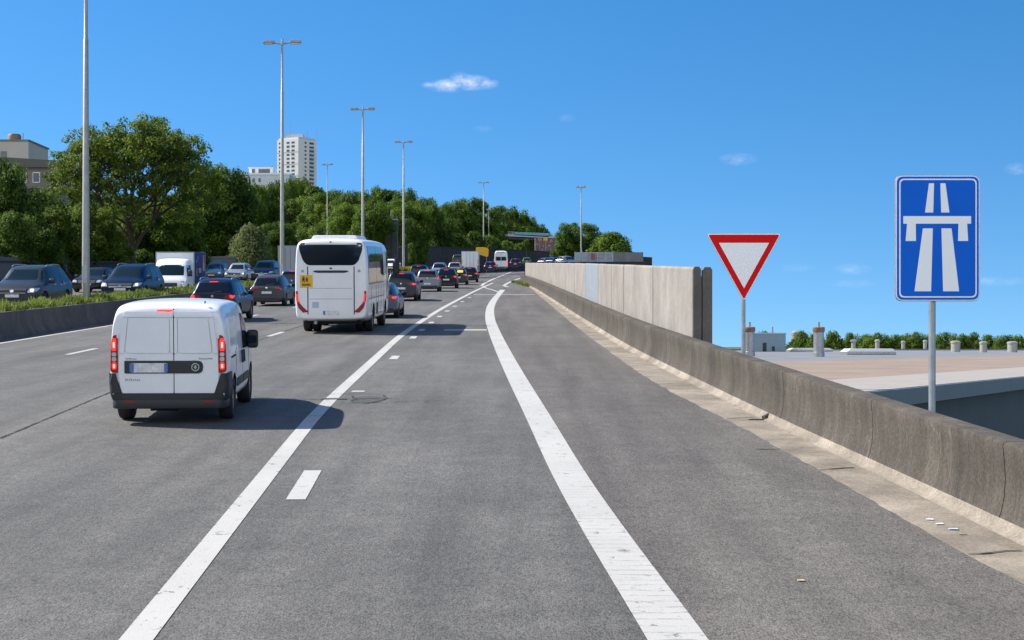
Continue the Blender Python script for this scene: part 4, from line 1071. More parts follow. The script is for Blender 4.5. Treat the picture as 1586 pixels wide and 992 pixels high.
car('far_suv', 'dark SUV alone on the far bend, right of the white minibus', 'car', xat(798, 240), 240, P['navy'], 4.4, 1.9, 1.6, 'suv', lod=1, e=.85)
car('far_green_car', 'green car at the far bend peeking past the noise wall end', 'car', xat(816, 270), 270, P['green'], 4.3, 1.8, 1.5, 'hatch', lod=1, e=1.1, brake=False)
for i, (px, dd, pc, ee, lb) in enumerate(((851, 235, 'bluegrey', 1.35, 'grey green car roof showing above the noise wall, left of three'), (864, 232, 'blue', 1.45, 'blue car roof showing above the noise wall, middle of three'), (880, 228, 'pale', 1.6, 'pale car roof showing above the noise wall, right of three'))):
    car('bend_car', lb, 'car', xat(px, dd), dd, P[pc], 4.2, 1.8, 1.5, 'hatch', lod=1, e=ee - .3, brake=False, heading=-.7)
car('blue_van_sliver', 'blue car sliver between the graphite SUV and the coach', 'car', xat(452, 96), 96, P['blue'], 4.4, 1.84, 1.75, 'mpv', lod=1)

# ---- oncoming cars beyond the median
car('gunmetal_suv', 'bronze grey oncoming SUV at the left edge, beside the first lamp mast', 'car', xat(19, 56), 56, P['gunmetal'], 4.6, 1.98, 1.72, 'suv', True, .5, lod=0, rails=True, lit=True)
car('navy_people_carrier', 'navy oncoming people carrier right of the first lamp mast', 'car', xat(186, 68), 68, P['darkblue'], 4.8, 1.98, 1.72, 'mpv', True, .5, lod=0, rails=True, lit=True)
car('black_coupe', 'black oncoming car partly hidden behind the first lamp mast', 'car', xat(134, 86), 86, P['black'], 4.4, 1.86, 1.45, 'hatch', True, .5, lod=0)
car('blue_hatchback', 'small blue oncoming car right of the blue box lorry', 'car', xat(327, 125), 125, P['blue'], 4.2, 1.8, 1.55, 'hatch', True, .55, lod=1)
car('silver_saloon', 'silver oncoming car in the middle above the navy SUV roof', 'car', xat(363, 122), 122, P['pale'], 4.4, 1.84, 1.6, 'hatch', True, .5, lod=1, lit=True)
car('bronze_people_carrier', 'pale bronze oncoming people carrier left of the second lamp mast', 'car', xat(405, 118), 118, P['gunmetal'], 4.6, 1.88, 1.70, 'mpv', True, .6, lod=1)
car('white_saloon', 'white oncoming car beside yellow weeds, right of the coach', 'car', xat(604, 165), 165, P['boxwhite'], 4.5, 1.84, 1.5, 'hatch', True, .9, lod=1)

# ---- vans and lorries
def box_lorry(name, label, x, y, e, W, H, Lb, cabL, boxmat, sidemat, oncoming, roof_fairing, decals=(), cabmat=None, group=None):
    th = math.pi if oncoming else 0
    L = Lb + cabL
    root = place(name, label, 'lorry', x, y + L / 2, e, th, group or (THEIRS if oncoming else OURS))
    w = W / 2; cabmat = cabmat or P['white']
    # box body
    y0, y1 = -L / 2, -L / 2 + Lb
    bx = MB().box(-w, w, y0, y1, .75, H).build('box_body', sidemat, root, bevel=.03)
    MB().box(-w + .05, w - .05, y0 - .012, y0 + .01, .80, H - .06).build('rear_door', boxmat, root)
    MB().box(-w + .05, w - .05, y1 - .01, y1 + .012, .80, H - .06).build('front_bulkhead', boxmat, root)
    for a, b in ((-w - .012, -w + .05), (w - .05, w + .012)):
        MB().box(a, b, y0 - .02, y0 + .05, .74, H + .012).build('corner_post', M['galv'], root); MB().box(a, b, y1 - .05, y1 + .02, .74, H + .012).build('corner_post', M['galv'], root)
    MB().box(-w + .055, w - .055, y0 - .021, y0 + .05, H - .055, H + .01).build('top_rail', M['galv'], root); MB().box(-w + .055, w - .055, y1 - .05, y1 + .021, H - .055, H + .01).build('top_rail', M['galv'], root)
    MB().box(-.012, .012, y0 - .016, y0, .82, H - .07).build('door_gap', M['under'], root)
    for s in (-1, 1):
        MB().box(s * (w - .13) - .09, s * (w - .13) + .09, y0 - .03, y0 - .014, .50, .72).build('tail_light', M['redlit'], root)
        MB().tube([(s * w * .4, y0 - .03, .9), (s * w * .4, y0 - .03, H - .2)], .018, 6).build('lock_bar', M['galv'], root)
    MB().box(-w * .9, w * .9, y0 + .03, y1 + .5, .50, .73).build('chassis', M['under'], root)
    MB().box(-w * .92, w * .92, y0 - .02, y0 + .06, .40, .52).build('rear_bumper', M['black'], root)
    MB().box(-.26, .26, y0 - .035, y0 - .021, .42, .53).build('number_plate', M['plate'], root)
    for (sd, a, b, z0, z1, mt, nm) in decals:
        if sd == 'rear': MB().box(a, b, y0 - .02, y0 - .0125, z0, z1).build(nm, mt, root)
        elif sd == 'left': MB().box(-w - .006, -w + .002, y0 + a, y0 + b, z0, z1).build(nm, mt, root)
        else: MB().box(w - .002, w + .006, y0 + a, y0 + b, z0, z1).build(nm, mt, root)
    # cab
    cw = w * .96
    def prof(zt, wt, zb=.32, fl=1.0, belt=1.2):
        belt = min(belt, zt - .06)
        return [(0, zb), (cw * .86 * fl, zb), (cw * .98 * fl, zb + .12), (cw * fl, zb + .45), (cw * .985 * fl, belt), (cw * wt, zt - .12), (cw * wt * .82, zt), (0, zt + .03)]
    yc = y1 + .03
    ch = H - .42 if roof_fairing else min(H - .25, 2.35)
    S = [(0, ch - .05, .93, 1), (.02, ch, .94, 1), (.18, ch, .93, 1), (.36, ch - .08, .90, 1), (.48, ch - .35 if roof_fairing else ch - .12, .88, 1), (.56, 2.02, .87, 1), (.72, 1.55, .9, 1), (.82, 1.27, .95, .99), (.92, 1.10, .92, .95), (.98, .95, .88, .88), (1.0, .80, .82, .80)]
    v, f = loft([(yc + a * (cabL - .05), prof(zt, wt, .32, fl)) for a, zt, wt, fl in S], .95)
    r = .37; wy0, wy1 = y0 + Lb * .24, yc + cabL * .70
    cab, tr = finish_body('cab', v, f, cabmat, root, 2, [(wy1, r, r + .06, cw * .6, cw * 1.2)])
    for wy in (wy0, wy1):
        for s in (-1, 1): wheel(root, s * (w - .16), wy, r, .24, s, True, 6)
    patch(tr, 'front', roundpoly([(-cw * .78, 1.32), (cw * .78, 1.32), (cw * .72, 1.98), (-cw * .72, 1.98)], .08), M['clearglass'], 'windscreen', root, cuts=3)
    patch(tr, 'front', rrect(-cw * .5, .62, cw * .5, .86, .05), M['black'], 'grille', root, .015)
    patch(tr, 'front', rrect(-cw * .8, .34, cw * .8, .52, .05), M['black'], 'front_bumper', root, .02)
    for s in (-1, 1):
        q = roundpoly([(cw * .58, .74), (cw * .84, .78), (cw * .86, 1.0), (cw * .66, .95)], .05)
        patch(tr, 'front', q if s > 0 else mir(q), M['lamp'], 'headlight', root, .012)
        patch(tr, 'right' if s > 0 else 'left', roundpoly([(yc + cabL * .22, 1.25), (yc + cabL * .72, 1.25), (yc + cabL * .52, 1.92), (yc + cabL * .22, 1.95)], .05), M['glass'], 'door_window', root, .008)
        patch(tr, 'right' if s > 0 else 'left', strip((yc + cabL * .18, .5), (yc + cabL * .18, 1.95), .015), M['under'], 'door_seam', root, .004)
        mirror(root, tr, cw, yc + cabL * .66, 1.42, s, (.12, .14, .2))
    return root
red = plain('orange_red_lettering', (.65, .12, .03), .5, var=.5, vscale=2.5); ylw = plain('amber_lettering', (.7, .35, .03), .5, var=.5, vscale=2.5)
wht = plain('worn_pale_lettering', (.35, .33, .36), .6, var=.5, vscale=3)
box_lorry('box_lorry', 'oncoming white cab box lorry with dark blue side', xat(260, 92), 92, .10, 2.42, 2.78, 3.4, 2.1, P['boxwhite'], P['boxblue'], True, True,
          [('left', .35, .75, 2.1, 2.6, red, 'orange_marking'), ('left', .35, .75, 1.55, 2.08, ylw, 'amber_marking'), ('left', 2.5, 2.75, 1.25, 1.75, red, 'red_marking'), ('left', 2.55, 2.7, 2.1, 2.3, wht, 'pale_marking'), ('left', 1.3, 2.0, 1.45, 1.75, wht, 'pale_marking'), ('front' if False else 'left', 2.2, 2.35, 2.3, 2.5, wht, 'pale_marking')])
box_lorry('grey_lorry', 'grey box lorry behind the second lamp mast', xat(450, 138), 138, .5, 2.3, 3.15, 5.0, 2.0, P['boxgrey'], P['boxgrey'], False, False, [('rear', .62, .82, 1.5, 2.4, red, 'red_stripe')], group=THEIRS)
amb = plain('orange_marker', (.75, .30, .02), .5)
box_lorry('box_van', 'tall white box van with orange corner markers among dark cars', xat(728, 186), 186, .0, 2.15, 3.35, 4.5, 2.0, P['boxwhite'], P['boxwhite'], False, False,
          [('rear', -1.07, -.93, 1.75, 2.35, amb, 'orange_marker'), ('rear', .93, 1.07, 1.75, 2.35, amb, 'orange_marker'), ('rear', -1.07, -.93, .95, 1.6, M['red'], 'red_marker'), ('rear', .93, 1.07, .95, 1.6, M['red'], 'red_marker')])

def minibus():
    L, W, H = 6.0, 2.1, 2.95
    root = place('minibus', 'white high roof minibus with red trim on the far bend', 'van', xat(776, 225), 225 + L / 2, .65, 0, OURS)
    w = W / 2
    def prof(zt, zb, fl=1.0): return [(0, zb), (w * .86 * fl, zb), (w * .98 * fl, zb + .12), (w * fl, zb + .5), (w * .99 * fl, 1.4 if zt > 1.6 else zt - .1), (w * .92 * fl, zt - .2), (w * .78 * fl, zt), (0, zt + .03)]
    S = [(0, 2.7, .4, .96), (.01, 2.85, .36, .98), (.04, H, .32, 1), (.3, H, .3, 1), (.62, H - .02, .3, 1), (.72, H - .25, .3, 1), (.82, 1.8, .3, 1), (.9, 1.3, .3, .98), (.97, 1.1, .32, .9), (1, .9, .36, .84)]
    v, f = loft([(-L / 2 + a * L, prof(z, b, c)) for a, z, b, c in S], .94)
    body, tr = finish_body('body', v, f, P['boxwhite'], root, 2, [(-L / 2 + 1.2, .36, .42, w * .6, w * 1.2), (-L / 2 + 4.9, .36, .42, w * .6, w * 1.2)])
    for wy in (-L / 2 + 1.2, -L / 2 + 4.9):
        for s in (-1, 1): wheel(root, s * (w - .14), wy, .35, .22, s, True, 6)
    patch(tr, 'rear', roundpoly([(-.8, 1.45), (-.04, 1.45), (-.04, 2.05), (-.76, 2.05)], .05), M['glass'], 'rear_window', root)
    patch(tr, 'rear', roundpoly([(.04, 1.45), (.8, 1.45), (.76, 2.05), (.04, 2.05)], .05), M['glass'], 'rear_window', root)
    patch(tr, 'rear', strip((0, .5), (0, 2.6), .02), M['under'], 'door_gap', root)
    patch(tr, 'rear', strip((-.85, 2.72), (.85, 2.72), .09), M['red'], 'red_stripe', root, .02)
    patch(tr, 'rear', rrect(-.26, .75, .26, .87, .01), M['plate'], 'number_plate', root, .012)
    for s in (-1, 1):
        patch(tr, 'rear', rrect(s * .92 - .07, .8, s * .92 + .07, 1.4, .03), M['redlit'], 'tail_light', root, .015)
        for a, b in ((.4, 2.2), (2.3, 4.0)): patch(tr, 'right' if s > 0 else 'left', rrect(-L / 2 + a, 1.45, -L / 2 + b, 2.2, .06), M['glass'], 'side_window', root)
        mirror(root, tr, w * .97, -L / 2 + 4.9, 1.45, s, (.12, .12, .2))
    patch(tr, 'front', roundpoly([(-.85, 1.4), (.85, 1.4), (.75, 2.3), (-.75, 2.3)], .08), M['clearglass'], 'windscreen', root)
    patch(tr, 'rear', rrect(-.9, .38, .9, .55, .04), M['black'], 'rear_bumper', root, .03)
minibus()

# ------------------------------------------------------------------ traffic signs
def clamp_tri(cx, cz, half, h, r):
    return roundpoly([(cx - half, cz + h), (cx + half, cz + h), (cx, cz)], r, 6)
def yield_sign():
    d = 26.6; k = d / F
    top, tip, half = at(1152, 362, d).z, at(1152, 467, d).z, 58 * k
    x = xat(1152, d)
    zb = rz(d, -.4)
    root = empty('yield_sign', (x, d, zb), label='red bordered white triangular give way sign on grey pole', cat='traffic sign')
    Z = lambda z: z - zb
    pz = lambda f: Z(tip) + f * (top - tip)
    MB().tube([(0, .05, -.6), (0, .05, pz(.93))], .038, 14).build('pole', M['galv'], root, smooth=60)
    H = top - tip
    MB().prism(clamp_tri(0, Z(tip), half, H, .055), -.012, .012).build('backing_plate', M['galv'], root, bevel=.003)
    def tri(s, off_z, y, mat, nm, r):
        MB().prism(clamp_tri(0, Z(tip) + off_z, half * s, H * s, r), y, y + .004).build(nm, mat, root)
    tri(.992, .006, -.0165, M['signwhite'], 'white_rim', .055)
    tri(.955, .032, -.0205, M['signred'], 'red_border', .045)
    s = .67; MB().prism(clamp_tri(0, Z(tip) + .232, half * s, H * s, .012), -.0245, -.0205).build('white_field', M['signwhite'], root)
    m = MB()
    for f in (.55, .85): m.box(-.10, .10, .012, .04, pz(f) - .02, pz(f) + .02); m.tube([(0, .05, pz(f) - .03), (0, .05, pz(f) + .03)], .046, 14)
    m.build('clamp', M['galv'], root)
yield_sign()
def motorway_sign():
    d = 16.6; k = d / F
    x0, x1, z0, z1 = xat(1386, d), xat(1517, d), at(0, 467, d).z, at(0, 272, d).z
    x = xat(1446, d); zb = rz(d, -.5)
    root = empty('motorway_sign', (x, d, zb), label='blue motorway sign with white carriageway and bridge symbol', cat='traffic sign')
    X = lambda px: xat(px, d) - x
    Z = lambda py: at(0, py, d).z - zb
    MB().tube([(0, .06, -.8), (0, .06, Z(290))], .039, 16).build('pole', M['galv'], root, smooth=60)
    MB().prism(rrect(x0 - x, Z(467), x1 - x, Z(272), .085, 6), -.02, .014).build('backing_plate', M['galv'], root, bevel=.004)
    def panel(a, nm, mat, y, r):
        MB().prism(rrect(X(1386) + a, Z(467) + a, X(1517) - a, Z(272) - a, r, 6), y, y + .004).build(nm, mat, root)
    panel(.006, 'white_rim', M['signwhite'], -.0245, .08)
    panel(.016, 'blue_border', M['signblue'], -.0285, .075)
    panel(.040, 'white_keyline', M['signwhite'], -.0325, .06)
    panel(.056, 'blue_field', M['signblue'], -.0365, .05)
    def sym(poly, nm): MB().prism([(X(a), Z(b)) for a, b in poly], -.0405, -.0363).build(nm, M['signwhite'], root)
    cx = 1451.0
    ox, oy, sc = 1070, 250, 3.0736            # photograph crop the symbol was measured from
    def c(pts): return [(ox + a / sc, oy + b / sc) for a, b in pts]
    sym(c([(1110, 246), (1149, 246), (1153, 107), (1129, 107)]), 'upper_lane_stripe')
    sym(c([(1187, 246), (1226, 246), (1207, 107), (1183, 107)]), 'upper_lane_stripe')
    sym(c([(1060, 620), (1139, 620), (1147, 321), (1100, 321)]), 'lower_lane_stripe')
    sym(c([(1196, 620), (1272, 620), (1236, 321), (1188, 321)]), 'lower_lane_stripe')
    sym(c([(1007, 299), (1025, 299), (1018, 381), (1067, 381), (1066, 299), (1269, 299), (1267, 381), (1315, 381), (1310, 299), (1329, 299), (1329, 263), (1007, 263)]), 'bridge_symbol')
    m = MB()
    for py in (310, 430): m.box(-.14, .14, .014, .045, Z(py) - .02, Z(py) + .02); m.tube([(0, .06, Z(py) - .03), (0, .06, Z(py) + .03)], .047, 14)
    m.build('clamp', M['galv'], root)
motorway_sign()

# ------------------------------------------------------------------ lamp masts
def mast(px, base_py, top_py, d, label, r0=.14, arm=1.55, basez=None):
    b = at(px, base_py, d); t = at(px, top_py, d)
    z0 = b.z if basez is None else basez
    h = t.z - z0
    root = empty('lamp_mast', (b.x, d, z0), label=label, cat='street lamp', group='tall twin armed lamp masts along the motorway')
    MB().tube([(0, 0, -.5), (0, 0, 1.2), (0, 0, h * .80), (0, 0, h * .80 + .02), (0, 0, h - .1)], [r0, r0 * .97, r0 * .62, r0 * .5, r0 * .46], 14).build('pole', M['mast'], root, smooth=60)
    MB().tube([(-arm * .5, 0, h - .02), (0, 0, h - .12), (arm * .5, 0, h + .02)], .055, 8).build('cross_arm', M['galv'], root, smooth=60)
    MB().tube([(0, 0, h - .2), (0, 0, h + .25)], [.10, .07], 10).build('pole_cap', M['galv'], root, smooth=60)
    for s in (-1, 1):
        lean = .05 if s > 0 else -.02
        poly = roundpoly([(s * arm * .42, h - .10), (s * arm * 1.0, h - .10 + lean), (s * arm * 1.0, h + .10 + lean), (s * arm * .42, h + .14)], .06)
        hd = MB().prism(poly, -.17, .17).build('lamp_head', M['mast'], root, bevel=.04)
        MB().box(min(s * arm * .5, s * arm * .95), max(s * arm * .5, s * arm * .95), -.13, .13, h - .125 + min(0, lean), h - .09 + min(0, lean)).build('lamp_glass', M['lamp'], hd)
    MB().box(-.10, .10, -r0 - .012, -r0 + .03, .7, 1.4).build('service_door', M['galv'], root)
mast(133, 467, -40, 59, 'nearest lamp mast, its top beyond the upper picture edge', .155)
mast(437, 440, 66, 106, 'lamp mast in front of the white tower block', .16, 1.35)
mast(562, 440, 169, 146, 'lamp mast rising directly behind the coach roof', .17, 1.2)
mast(625, 415, 220, 186, 'lamp mast standing in yellow weeds right of the coach', .16, 1.15)
mast(749, 400, 283, 290, 'slim distant lamp mast above the white box van', .15, 1.05)
mast(900, 400, 290, 205, 'slim lamp mast by the grey screen fence at the bend', .11, .68)
mast(507, 400, 255, 232, 'shorter lamp mast in front of the wood, left of the coach', .12, .85)
mast(613, 345, 308, 270, 'small lamp mast above the dark tower', .09, .55)
mast(757, 372, 325, 330, 'small distant lamp mast beside the footbridge', .09, .5)

# ------------------------------------------------------------------ roof building below the parapet
def hall():
    zr = 1.7
    root = empty('flat_roofed_hall', (20, 60, LOW), label='large flat roofed hall with brown roof below the road', cat='building')
    o = Vector((20, 60, LOW))
    A, B = Vector((4.95, 23.72)), Vector((13.6, 39.2))
    dr = (B - A).normalized()
    Bf = A + dr * 75
    lft = [A, Vector((20.5, 150)), Vector((36, 262))]
    far = [Vector((150, 262)), Vector((150, 160))]
    poly = [A, Bf] + far[::-1] + [lft[2], lft[1]]
    def top(name, pl, z, th, mat, sm=None):
        return MB().prism([(p.x - o.x, p.y - o.y) for p in pl], z - th - LOW, z - LOW, 'xy').build(name, mat, root)
    nrm = Vector((-dr.y, dr.x))
    edge = lambda t, q: A + dr * t + nrm * q
    grey = plain('grey_roof_felt', (.17, .178, .19), .8, var=.22, vscale=.25, bump=.1)
    brown = NT('brown_roof_felt'); a = brown.noise(.25, 6); b = brown.noise(2, 6); st = brown.noise(.35, 5, brown.coord((1, 4, 1), (0, 0, .9)))
    brown.put(brown.b.inputs['Base Color'], brown.scale((.228, .175, .135), brown.math('MULTIPLY', brown.math('MULTIPLY', brown.rng(a, .3, .7, .85, 1.15), brown.rng(b, .3, .7, .9, 1.1)), brown.rng(st, .3, .7, .88, 1.12))))
    brown.b.inputs['Roughness'].default_value = .9
    top('grey_roof', poly, zr, .3, grey)
    def band(q0, q1, t0, t1, z, mat, nm):
        pl = [edge(t0 + max(0, q0) * 2.45, q0), edge(t1, q0), edge(t1, q1), edge(t0 + max(0, q1) * 2.45, q1)]
        return top(nm, pl, z, .05, mat)
    # brown felt field, ends along a line running away to the right
    C1, C2 = Vector((10.6, 68)), Vector((44, 130))
    pl = [edge(3.2, 1.2), edge(74, 1.2), Vector((120, 200)), Vector((110, 214)), C2, C1, Vector((9.6, 50))]
    top('brown_roof', pl, zr + .02, .03, brown.m)
    band(-.3, 2.7, -.2, 75.2, zr + .04, plain('cream_coping', (.31, .28, .245), .7, var=.12, vscale=1.5), 'coping')
    fas = plain('fascia_metal', (.13, .145, .165), .45, .3, var=.08); wallm = plain('cladding', (.060, .064, .070), .6, .1, var=.14, vscale=.6)
    pl = [edge(-.3, -.42), edge(75.3, -.42), edge(75.3, -.3), edge(-.3, -.3)]; top('fascia', pl, zr + .03, .30, fas)
    pl = [edge(.4, .1), edge(74, .1), edge(74, 1), edge(.4, 1)]; top('wall', pl, zr - .36, 8.4, wallm)
    top('side_wall', [edge(.4, 1.05), edge(.9, 1.05), Vector((21.3, 149.5)), Vector((36.5, 260)), Vector((35.9, 260)), Vector((20.7, 150))], zr - .31, 8.4, wallm)
    lt = plain('light_cladding', (.10, .115, .135), .45, .3)
    for t in (4.7, 21.0, 39): top('light_panel', [edge(t, -.02), edge(t + 1.35, -.02), edge(t + 1.35, .1), edge(t, .1)], zr - .45, 8, lt)
    MB().box(36 - o.x, 150 - o.x, 261.5 - o.y, 262 - o.y, 3, zr - LOW - .01).build('rear_wall', wallm, root)
    # low parapet along the back
    MB().box(36 - o.x, 150 - o.x, 261 - o.y, 262.2 - o.y, zr - LOW + .005, zr - LOW + .25).build('back_kerb', grey, root)
    return zr
ROOF = hall()
def on_roof(px, base_py): 
    d = (EYE - ROOF) * F / (base_py - HY); return xat(px, d), d, F / d
rust = plain('rusty_steel', (.23, .16, .115), .7, .4, var=.4, vscale=4)
def chimney(px, base_py, top_py, wpx, label):
    x, d, s = on_roof(px, base_py); H = (base_py - top_py) / s; r = wpx / s / 2
    root = empty('roof_chimney', (x, d, ROOF), label=label, cat='chimney', group='chimneys and vents on the hall roof')
    MB().lathe([(0, 0), (r * 1.12, 0), (r * 1.12, H * .13), (r, H * .14), (r, H * .70), (0, H * .70)], 20).build('flue', M['galv'], root, smooth=40)
    MB().lathe([(0, H * .70), (r * 1.02, H * .70), (r * 1.18, H * .74), (r * 1.18, H * .84), (r * .9, H * .86), (0, H * .86)], 20).build('rusty_collar', rust, root, smooth=40)
    MB().lathe([(0, H * .86), (r * .24, H * .86), (r * .24, H), (0, H)], 12).build('thin_pipe', M['mast'], root, smooth=40)
chimney(1161, 552, 499, 15, 'steel roof chimney right beside the give way sign pole')
chimney(1268, 553, 499, 16, 'steel roof chimney standing alone between the two signs')
def vent(px, base_py, top_py, wpx, label, cap=1.25):
    x, d, s = on_roof(px, base_py); H = (base_py - top_py) / s; r = wpx / s / 2
    root = empty('roof_vent', (x, d, ROOF), label=label, cat='vent', group='chimneys and vents on the hall roof')
    MB().lathe([(0, 0), (r, 0), (r, H * .80), (0, H * .80)], 16).build('vent_pipe', M['mast'], root, smooth=40)
    MB().lathe([(0, H * .80), (r * cap, H * .78), (r * cap, H * .92), (r * .6, H), (0, H)], 16).build('vent_cap', M['galv'] if cap > 1.3 else M['mast'], root, smooth=40)
vent(1232, 541.5, 513, 13, 'wide pale roof vent left of the lone chimney', 1.05)
vent(1322, 543, 526, 7, 'slim roof vent left of the white skylight box', 1.5)
vent(1359, 543, 526, 7, 'narrow dark capped vent behind the white skylight box', 1.2)
vent(1399, 543, 528, 6, 'thin roof vent between skylight box and motorway sign pole', 1.2)
vent(1433, 543, 527, 6, 'thin roof vent just left of the motorway sign pole', 1.2)
vent(1480, 545.5, 528, 14, 'squat roof vent first right of the motorway sign pole', 1.1)
vent(1523, 546, 529, 11, 'small squat roof vent between two wider ones', 1.15)
vent(1568, 546, 529, 15, 'squat roof vent at the right picture edge', 1.1)
vent(1284, 542, 524, 4, 'thin white pipe right of the lone chimney', 1.05)
def skylight(px0, px1, base_py, h, label):
    x0, d, s = on_roof(px0, base_py); x1 = xat(px1, d)
    root = empty('skylight_box', ((x0 + x1) / 2, d, ROOF), label=label, cat='skylight', group='skylights on the hall roof')
    hw = (x1 - x0) / 2
    MB().box(-hw, hw, 0, 2.6, 0, h * .5).build('upstand', M['galv'], root, bevel=.02)
    MB().prism([(-hw - .05, h * .5), (hw + .05, h * .5), (hw * .85, h), (-hw * .85, h)], -.05, 2.65).build('glazing', plain('opal_glazing', (.75, .76, .78), .3), root, bevel=.02)
skylight(1312, 1388, 550, .55, 'long white skylight box between the two signs')
skylight(1224, 1290, 545, .5, 'low white skylight strip behind the lone chimney')
def shed():
    x0, d, s = xat(1160, 200), 200, F / 200
    x1 = xat(1217, d); z1 = at(0, 517, d).z
    root = empty('rooftop_shed', ((x0 + x1) / 2, d, ROOF), label='pale blue grey box building on the hall roof beside a chimney', cat='shed')
    hw = (x1 - x0) / 2; H = z1 - ROOF
    MB().box(-hw, hw, 0, 5, 0, H).build('wall', plain('pale_blue_sheet', (.20, .29, .35), .6, var=.08), root)
    MB().box(-hw - .1, hw + .1, -.1, 5.1, H, H + .12).build('roof', plain('pale_roof', (.55, .6, .62), .6), root)
    MB().box(-hw * .25, -hw * .05, -.04, 0.01, 0, H * .5).build('door', M['black'], root)
    MB().box(-hw * .98, -hw * .88, -.05, 0.01, H * .1, H * .75).build('window', M['glass'], root)
    MB().box(hw * .25, hw * .4, -.04, .01, H * .05, H * .3).build('vent_grille', M['black'], root)
    MB().tube([(hw * .35, 1, H), (hw * .35, 1, H + .9)], .1, 8).build('pipe', rust, root)
shed()

# ------------------------------------------------------------------ buildings on the left
win_m = plain('window_glass', (.05, .065, .085), .08, 0, 0, spec=.8)
def tower():
    d = 1150; k = d / F
    x0, xm, x1 = xat(426, d), xat(462, d), xat(487, d)
    zb = at(0, 330, d).z; H = at(0, 215, d).z - zb
    root = empty('tower_block', (xm, d, zb), label='white residential tower block rising above the wooded hill', cat='building')
    wl_ = plain('white_render', (.66, .64, .60), .8, var=.06, vscale=.06); wd = plain('pale_grey_render', (.50, .52, .54), .8, var=.06, vscale=.06)
    a, b, ya, yb, back = x0 - xm, x1 - xm, 10, 13, 20
    MB().prism([(a, ya), (0, 0), (b, yb), (xat(486.5, d + yb + back) - xm, yb + back), (a + 1, ya + back)], -45, H, 'xy').build('wall', wl_, root)
    MB().prism([(a + 1, ya + 1.5), (0, 1.2), (b - 1.5, yb + 1), (b - 3, yb + back - 1), (a + 2, ya + back - 1)], H, H + 1.6, 'xy').build('roof', wd, root)
    MB().box(-11, 2, 10, 22, H + 1.6, H + 5).build('lift_house', wd, root)
    n = 18; fh = (H - 1.5) / n
    fa = lambda t: (a * (1 - t), ya * (1 - t)); fb = lambda t: (b * t, yb * t)
    rr = random.Random(8)
    def win(fn, t0, t1, z0, z1, mat=win_m, nm='window', dp=.12):
        p, q = fn(t0), fn(t1); dx, dy = q[0] - p[0], q[1] - p[1]; L = math.hypot(dx, dy); nx, ny = dy / L, -dx / L
        MB().prism([(u[0] + nx * w_, u[1] + ny * w_) for (u, w_) in ((p, dp), (q, dp), (q, -.3), (p, -.3))], z0, z1, 'xy').build(nm, mat, root)
    for i in range(n):
        z = 1.0 + i * fh
        for t0, t1 in ((.09, .22), (.45, .58), (.68, .82)):
            if rr.random() > .06: win(fa, t0, t1, z + .3, z + 1.7 + rr.choice((0, .2)))
        win(fb, .34, .44, z + .3, z + 1.7); win(fb, .60, .84, z + .2, z + 1.8)
        if i < n - 1: win(fb, .56, .88, z - .75, z - .05, wl_, 'balcony', 1.1)
    for i in range(3, n, 3): win(fa, .01, .99, i * fh + .85, i * fh + 1.0, wd, 'floor_band', .16)
    for px, hh in ((-9, 15), (4.5, 9), (12, 10)): MB().tube([(px, 18, H + 1), (px, 18, H + hh)], .16, 6).build('antenna', M['galv'], root)
tower()
def lowrise():
    d = 930; x0, x1 = xat(367, d), xat(448, d); zb, zt = at(0, 300, d).z, at(0, 271, d).z
    root = empty('white_lowrise', ((x0 + x1) / 2, d, zb), label='long low white building left of the tower block', cat='building')
    hw, H = (x1 - x0) / 2, zt - zb
    wm = plain('lowrise_render', (.60, .62, .64), .8, var=.06, vscale=.2)
    MB().box(-hw, hw, 0, 22, -30, H).build('wall', wm, root)
    MB().box(-hw - .6, hw + .6, -.6, 22.6, H, H + 1.0).build('roof', M['white'], root)
    pa, pb = xat(384, d) - (x0 + x1) / 2, xat(421, d) - (x0 + x1) / 2
    MB().box(pa, pb, 4, 16, H + 1.0, H + 4.6).build('penthouse', M['white'], root)
    MB().box(pa - .6, pb + .6, 3.4, 16.6, H + 4.6, H + 5.2).build('penthouse_roof', M['white'], root)
    for a, b in ((.12, .25), (.40, .88)): MB().box(pa + (pb - pa) * a, pa + (pb - pa) * b, 3.85, 4.05, H + 1.6, H + 4.0).build('window', win_m, root)
    for a in (-.88, -.70, -.40, -.18): MB().box(hw * a, hw * (a + .09), -.12, .05, H - 4.6, H - 2.2).build('window', win_m, root)
    MB().box(pb - 2.8, pb - 1.2, 8, 10, H + 5.2, H + 7).build('chimney', M['galv'], root)
    MB().tube([(pa + 2, 10, H + 5.2), (pa + 2, 10, H + 8.5)], .15, 6).build('antenna', M['galv'], root)
lowrise()
